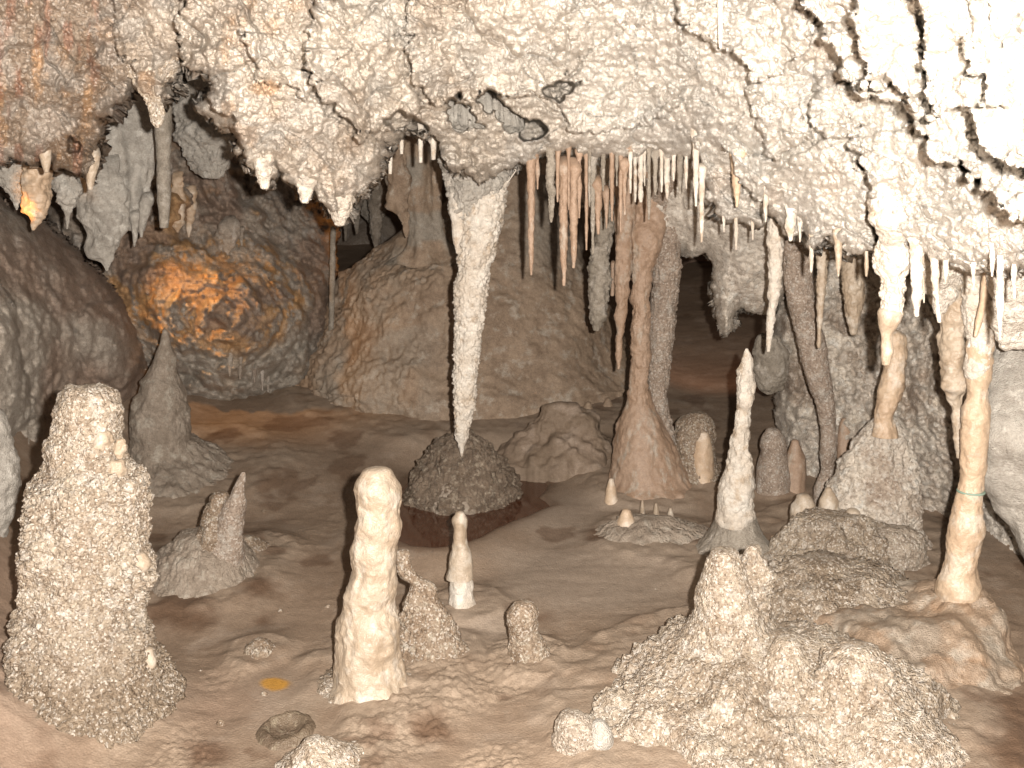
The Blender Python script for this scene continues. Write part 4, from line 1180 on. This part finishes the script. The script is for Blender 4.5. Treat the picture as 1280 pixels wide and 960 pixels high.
# ---- right foreground popcorn cones
d = 2.66
wc = dict(brown=lambda P: np.clip(.9 * smooth(-(P[:, 2] + .16 * fbm(P / .12, 3, 5)), -.20, .04) + .3 * smooth(fbm(P / .08, 3, 15), .05, .35), 0, 1))
o = drip('popcorn_stalagmite', [(692, 889, 920), (702, 885, 924), (716, 882, 930), (740, 877, 940), (770, 868, 953), (800, 856, 966), (830, 840, 986), (860, 818, 1012), (890, 800, 1030), (920, 792, 1034), (960, 770, 1050), (1010, 740, 1080)], d, M['palecrumb'],
         dict(low=(.05, .20), pop=(.020, .026), fine=(.010, .012)), 1.1, up=True, cap=.4, bury=.25, q=1.4, attr=wc)
tag(o, 'large pale popcorn crusted cone stalagmite in the right foreground, below the slender white one', 'stalagmite')
for prof, dd, lab, at_ in [([(684, 936, 948), (694, 932, 951), (712, 930, 955), (740, 926, 960), (780, 920, 968)], 2.68, 'small popcorn knuckle leaning on the right shoulder of the large popcorn cone', wc),
                      ([(800, 974, 996), (812, 966, 1006), (835, 952, 1013), (860, 946, 1018), (900, 930, 1030), (960, 910, 1050)], 2.5, 'white sparkling popcorn knoll between the large cone and the low popcorn dome', None),
                      ([(812, 1052, 1100), (822, 1038, 1112), (845, 1026, 1118), (870, 1018, 1124), (900, 1008, 1132), (940, 1000, 1140), (1000, 980, 1160)], 2.46, 'low pale popcorn dome at the bottom right, in front of the banded column foot', wc),
                      ([(848, 812, 836), (860, 800, 850), (880, 792, 862), (910, 780, 880)], 2.7, 'small brown popcorn spur at the left foot of the large popcorn cone', None)]:
    o = drip('popcorn_stalagmite' if 'spur' not in lab else 'popcorn_mound', prof, dd, M['palecrumb'] if 'spur' not in lab else M['crumb'], dict(low=(.04, .14), pop=(.020, .026), fine=(.010, .012)), 1.0, up=True, cap=.3, bury=.2, q=1.5, attr=at_)
    tag(o, lab, 'stalagmite' if 'spur' not in lab else 'rock')

o = drip('popcorn_apron', [(796, 930, 1000), (812, 886, 1060), (836, 842, 1104), (862, 812, 1130), (892, 790, 1146), (930, 764, 1160), (990, 730, 1190)], 2.62, M['palecrumb'], dict(low=(.09, .24), mid=(.02, .08), pop=(.022, .028), fine=(.012, .013)), 1.0, up=True, cap=.15, flat=.8, bury=.2, q=1.6, attr=dict(brown=lambda P: smooth(fbm(P / .13, 3, 25), .0, .4) * .6))
tag(o, 'broad low popcorn crusted apron joining the cones in the right foreground', 'rock')

# popcorn cone with the thin column and the big banded stalactite above
dB = 3.72
r = thing('column', foot(1090, 745, dB), 'slim brown column rising from a wide popcorn cone to the big banded stalactite', 'column')
drip('shaft', [(420, 1106, 1132), (455, 1108, 1130), (480, 1102, 1128), (505, 1097, 1122), (525, 1094, 1118), (545, 1090, 1122)], dB + .03, M['tan'], dict(low=(.014, .08), mid=(.006, .03), fine=(.004, .012)), 1, up=True, parent=r)
drip('cone', [(524, 1092, 1122), (535, 1084, 1132), (555, 1074, 1140), (575, 1064, 1144), (600, 1052, 1146), (625, 1042, 1144), (650, 1030, 1140), (675, 1014, 1146), (700, 994, 1152), (725, 976, 1152), (750, 960, 1156), (775, 940, 1160)], dB + .1, M['popwall'],
     dict(low=(.05, .16), pop=(.022, .032), fine=(.010, .014)), 1.1, up=True, cap=.2, flat=.8, parent=r, bury=.2, q=1.5, attr=dict(brown=lambda P: np.clip(.05 + .45 * smooth(fbm(P / .15, 3, 5), -.1, .3), 0, 1)))
for prof, dd, lab in [([(622, 996, 1014), (632, 991, 1019), (650, 989, 1022), (670, 988, 1026), (700, 984, 1034)], 3.76, 'smooth cream thumb stalagmite at the left foot of the wide popcorn cone'),
                      ([(640, 1058, 1076), (650, 1053, 1079), (668, 1048, 1080), (685, 1046, 1086), (705, 1044, 1094)], 3.66, 'smooth cream thumb stalagmite on the front of the wide popcorn cone'),
                      ([(612, 1030, 1042), (622, 1026, 1046), (640, 1022, 1050)], 3.74, 'small pale knob between the two cream thumb stalagmites')]:
    o = drip('stalagmite', prof, dd, M['cream'], 'knobby', .6, up=True, cap=.6, bury=.06)
    tag(o, lab, 'stalagmite')
o = drip('popcorn_mound', [(652, 1004, 1086), (668, 992, 1112), (690, 980, 1134), (715, 968, 1148), (740, 956, 1160)], 3.64, M['palecrumb'], dict(low=(.06, .18), pop=(.024, .034), fine=(.012, .015)), 1.1, up=True, cap=.2, flat=.6, bury=.15, attr=dict(brown=lambda P: np.clip(.1 + .5 * smooth(fbm(P / .12, 3, 35), -.1, .3), 0, 1)))
tag(o, 'lumpy brownish popcorn bank that the two cream thumb stalagmites grow out of', 'rock')
o = drip('rock', [(664, 1104, 1136), (676, 1094, 1150), (700, 1084, 1154), (724, 1076, 1152), (740, 1070, 1146)], 3.6, M['crumb'], 'lump', .9, up=True, cap=.3, attr=dict(white=lambda P: np.full(len(P), .3)))
tag(o, 'rough pinkish popcorn boulder at the right foot of the wide popcorn cone', 'rock')
o = drip('rock', [(706, 990, 1056), (722, 964, 1104), (745, 946, 1140), (770, 934, 1150), (800, 925, 1160), (840, 915, 1160)], 3.28, M['palecrumb'], 'lump', 1.5, up=True, cap=.3, flat=.8, bury=.1, attr=dict(brown=lambda P: .35 + .5 * smooth(fbm(P / .1, 3, 37), -.1, .3)))
tag(o, 'dark crumbly brown rubble heap between the large popcorn cone and the banded column foot', 'rock')
r = thing('stalactite', at(1115, 300, dB), 'big white banded stalactite at right, pointing at the slim brown column below it', 'stalactite')
drip('shaft', [(200, 1094, 1138, hang(1115, 205, back=.08)), (240, 1096, 1137, hang(1115, 245, back=.05)), (280, 1096, 1135, hang(1115, 272, back=.03)), (320, 1097, 1135, hang(1115, 280) + .05), (345, 1098, 1134), (365, 1097, 1133), (385, 1100, 1130), (402, 1099, 1126)], hang(1115, 280) + .06, M['white'], dict(low=(.014, .07), ring=(.016, .07), mid=(.006, .02), fine=(.005, .012)), 1.1, parent=r, cap=.2, q=1.3)
drip('tip', [(392, 1100, 1126), (405, 1099, 1122), (420, 1099, 1118), (440, 1100, 1117), (456, 1101, 1114)], hang(1115, 280) + .06, M['cream'], 'knobby', .5, parent=r, cap=.3, q=1.3)

# slanting brown column on the wall
o = drip('column', [(300, 974, 1016), (330, 978, 1016), (360, 982, 1016), (390, 988, 1020), (430, 998, 1030), (470, 1008, 1038), (500, 1018, 1042), (520, 1024, 1044), (560, 1027, 1044), (590, 1025, 1042), (610, 1018, 1048)], 4.2, M['dull'], dict(low=(.008, .1), mid=(.008, .04), fine=(.004, .015)), 1, up=True, cap=.2, flat=.8, bury=.1)
tag(o, 'smooth slanting brown column leaning against the popcorn wall', 'column')
for x, y0, y1, w, lab, mt in [(966, 540, 600, 34, 'dull pinkish egg shaped stalagmite at the left foot of the popcorn wall', 'dull'), (994, 552, 592, 22, 'pinkish round stalagmite between the egg shaped one and the slanting column', 'pink'), (1056, 525, 575, 18, 'pinkish brown bulge on the wall right of the slanting column', 'pink')]:
    o = drip('stalagmite', [(y0, x - w * .25, x + w * .25), (y0 + 10, x - w * .42, x + w * .42), ((y0 + y1) / 2, x - w * .5, x + w * .5), (y1, x - w * .6, x + w * .6)], 4.42, M[mt], 'smooth', 1, up=True, cap=.6, bury=.25)
    tag(o, lab, 'stalagmite')
o = drip('rock_lump', [(425, 948, 972), (440, 944, 980), (460, 943, 982), (478, 948, 976), (488, 956, 966)], 4.75, M['grey'], 'lump', .8, both=True)
tag(o, 'grey green rock lump in the gap behind the tip of the slender white stalagmite', 'rock')

# ---- banded column on its spreading foot
dC = 3.02
r = thing('column', foot(1180, 890, dC), 'tall banded orange cream column at right, standing on a broad brown foot', 'column')
sh = drip('shaft', [(390, 1208, 1240), (430, 1208, 1238), (470, 1207, 1236), (510, 1205, 1235), (550, 1203, 1232), (590, 1201, 1229), (615, 1199, 1228), (640, 1193, 1227), (665, 1187, 1228), (690, 1181, 1226), (715, 1177, 1222), (740, 1172, 1222), (765, 1168, 1224)], dC, M['tan'],
     dict(low=(.012, .10), ring=(.010, .055), mid=(.004, .02)), 1.0, up=True, parent=r, q=1.3)
drip('top', [(325, 1200, 1250, 2.95), (360, 1204, 1246, 3.02), (400, 1207, 1242), (440, 1209, 1237), (475, 1211, 1232)], dC - .003, M['white'], dict(low=(.014, .06), ring=(.010, .05), fine=(.005, .014)), 1.0, parent=r, cap=.1, q=1.3)
drip('green_ring', [(613, 1197.5, 1230), (614, 1197, 1230.5), (615.2, 1197.5, 1230)], dC - .002, rock('green_algae', (.20, .29, .22), (.26, .33, .27), bump=0, grain=0), 'straw', .2, parent=r, both=True, cap=.02)
drip('broad_foot', [(736, 1166, 1226), (748, 1136, 1230), (760, 1104, 1234, 3.02), (780, 1070, 1238, 2.97), (805, 1048, 1242, 2.92), (840, 1034, 1244, 2.88), (870, 1028, 1240, 2.85), (900, 1016, 1240, 2.78), (930, 1004, 1236, 2.76)], dC + .04, M['brown'],
     dict(low=(.06, .22), mid=(.025, .07), ring=(.008, .06), pop=(.012, .05)), 1.0, up=True, cap=.05, flat=.9, parent=r, bury=.15, q=1.5, attr=dict(grey=lambda P: .4 * smooth(fbm(P / .14, 3, 4), -.1, .25), orange=lambda P: .22 * smooth(fbm(P / .10, 3, 14), .1, .3)))
o = drip('flowstone_lobe', [(795, 1226, 1244), (815, 1220, 1256), (840, 1222, 1262), (860, 1228, 1262), (880, 1236, 1256)], 3.1, M['palegrey'], 'wax', 1, up=True, cap=.4, bury=.1)
tag(o, 'pale grey flowstone lobe on the right flank of the broad brown foot', 'flowstone')
o = drip('stalactite', [(300, 1172, 1212, 2.95), (350, 1174, 1208, 3.05), (375, 1178, 1210, 3.1), (400, 1176, 1212, 3.12), (420, 1174, 1210, 3.12), (445, 1180, 1208, 3.12), (470, 1182, 1208, 3.12), (500, 1186, 1205, 3.12), (530, 1191, 1206, 3.12), (555, 1194, 1204, 3.12), (571, 1197, 1202, 3.12)], 3.1, M['cream'], dict(low=(.024, .07), ring=(.012, .06), mid=(.006, .02)), 1.1, cap=.6, q=1.3)
tag(o, 'knobbly cream stalactite hanging close along the left side of the banded column', 'stalactite')
o = drip('straw_stalactite', [(335, 1230, 1240, 2.85), (355, 1227, 1237, 2.86), (380, 1224, 1233, 2.88), (405, 1219, 1227, 2.9), (420, 1217, 1222, 2.9)], 2.88, M['tan'], 'straw', 1, cap=.6)
tag(o, 'slanting orange straw in front of the top of the banded column', 'stalactite')
o = drip('flowstone_column', [(400, 1246, 1340, 3.2), (450, 1240, 1340, 3.15), (500, 1238, 1340, 3.1), (550, 1230, 1340, 3.05), (590, 1228, 1340), (620, 1232, 1340), (645, 1246, 1345), (665, 1262, 1350), (690, 1276, 1360), (720, 1290, 1370)], 3.1, M['palegrey'], dict(low=(.03, .2), mid=(.008, .05), flute=(.02, .1)), 1, flat=.7, cap=.3)
tag(o, 'wide smooth pale flowstone mass hanging at the right edge behind the banded column', 'flowstone')
o = drip('rock_curtain', [(300, 1238, 1300, 2.75), (350, 1238, 1310, 2.8), (390, 1244, 1310, 2.85), (415, 1250, 1300, 2.9), (430, 1258, 1290, 2.9)], 2.9, M['popwall'], 'coarse', .7, flat=.5, cap=.2, attr=dict(white=lambda P: np.full(len(P), .8)))
tag(o, 'ragged white popcorn curtain at the right edge below the bright roof', 'drapery')
o = drip('rock_curtain', [(300, 1150, 1215, 2.9), (345, 1152, 1200, 2.95), (370, 1164, 1190, 3.0), (390, 1170, 1182, 3.0)], 3.0, M['popwall'], 'popcorn', 1, flat=.5, cap=.2, attr=dict(white=lambda P: np.full(len(P), .7)))
tag(o, 'small ragged white curtain at the root of the knobbly cream stalactite', 'drapery')

# ---- thin pale root wire by the big stalactite's neck
cu = bpy.data.curves.new('root_wire', 'CURVE')
cu.dimensions = '3D'
cu.bevel_depth = .0032
cu.bevel_resolution = 2
s_ = cu.splines.new('POLY')
WP = [(622, 207, 4.28), (632, 206, 4.2), (641, 209, 4.15), (645, 213, 4.14), (640, 220, 4.15), (634, 229, 4.17), (630, 240, 4.2), (628, 252, 4.25), (627, 262, 4.3)]
s_.points.add(len(WP) - 1)
for p_, (x, y, dd) in zip(s_.points, WP):
    p_.co = (*at(x, y, dd), 1)
cu.materials.append(M['white'])
tmp = bpy.data.objects.new('tmp', cu)
COL.objects.link(tmp)
dg = bpy.context.evaluated_depsgraph_get()
me = bpy.data.meshes.new_from_object(tmp.evaluated_get(dg))
bpy.data.objects.remove(tmp)
o = bpy.data.objects.new('root_wire', me)
COL.objects.link(o)
tag(o, 'thin pale looping root or wire beside the neck of the big white stalactite', 'wire')

# scattered crumbs of rock on the mud
CR = [(330, 870, 7), (250, 842, 6), (300, 800, 5), (345, 725, 6), (360, 690, 5), (430, 905, 8), (655, 895, 7), (780, 790, 6), (760, 770, 5), (820, 740, 6), (640, 880, 6), (560, 880, 8), (600, 905, 7), (520, 895, 8),
      (275, 905, 7), (240, 870, 6), (410, 760, 5), (350, 765, 5), (690, 860, 7), (480, 930, 8), (770, 905, 8), (660, 520, 5), (680, 545, 5), (420, 535, 5), (465, 545, 5), (330, 640, 4)]
for x, y, w in CR:
    dd = fd(x, y)
    o = drip('pebble', [(y - w * .7, x - w * .25, x + w * .3), (y - w * .3, x - w * .5, x + w * .55), (y + w * .1, x - w * .5, x + w * .5)], dd + .01, M['crumb'], 'straw', 1.5, up=True, cap=.4, bury=.02, flat=.8)
    tag(o, 'small brown crumb of rock lying loose on the bare mud floor', 'pebble', 'loose crumbs on the mud floor')

build_floor()
# ------------------------------------------------------------------ camera, light
cam = bpy.data.cameras.new('camera')
cam.sensor_width = 36
cam.lens = F / 1280 * 36
cam.clip_start = .05
cam.clip_end = 200
co = bpy.data.objects.new('camera', cam)
COL.objects.link(co)
co.location = (0, 0, CZ)
co.rotation_euler = (math.pi / 2 - PITCH, 0, 0)
SC.camera = co


def lamp(name, loc, power, col, size=.02, kind='POINT', **kw):
    l = bpy.data.lights.new(name, kind)
    l.energy = power
    l.color = col
    l.shadow_soft_size = size
    for k, v in kw.items():
        setattr(l, k, v)
    o = bpy.data.objects.new(name, l)
    COL.objects.link(o)
    o.location = [float(c) for c in loc]
    return o


lamp('camera_flash', (.10, .0, CZ + .05), 940, (1, .945, .875), .018)
def spot(name, src, dst, power, col, deg, size=.03):
    o = lamp(name, src, power, col, size, 'SPOT', spot_size=math.radians(deg), spot_blend=.5)
    from mathutils import Vector
    o.rotation_euler = (Vector([float(c) for c in dst]) - o.location).to_track_quat('-Z', 'Y').to_euler()
    return o


o = spot('cave_lamp', at(176, 292, 4.7), at(285, 415, 5.3), 30, (1, .50, .14), 82)
o.data.spot_blend = 1.0
spot('cave_lamp', at(6, 285, 3.75), at(44, 245, 3.95), 2.6, (1, .42, .09), 50, .01)
lamp('cave_lamp', at(484, 301, 6.5), 2, (1, .42, .10), .02)
spot('cave_lamp', at(850, 380, 5.6), at(920, 480, 6.8), 6, (1, .52, .32), 80, .1)  # added light to warm the dark right-hand hole; no known lamp there

W = bpy.data.worlds.new('World')
SC.world = W
W.use_nodes = True
W.node_tree.nodes['Background'].inputs[0].default_value = (1, .83, .70, 1)
W.node_tree.nodes['Background'].inputs[1].default_value = .07
SC.view_settings.view_transform = 'Standard'
SC.view_settings.look = 'None'
SC.view_settings.exposure = .1
SC.view_settings.gamma = 1
SC.render.engine = 'CYCLES'
SC.cycles.max_bounces = 5
SC.cycles.diffuse_bounces = 3
SC.cycles.use_denoising = True
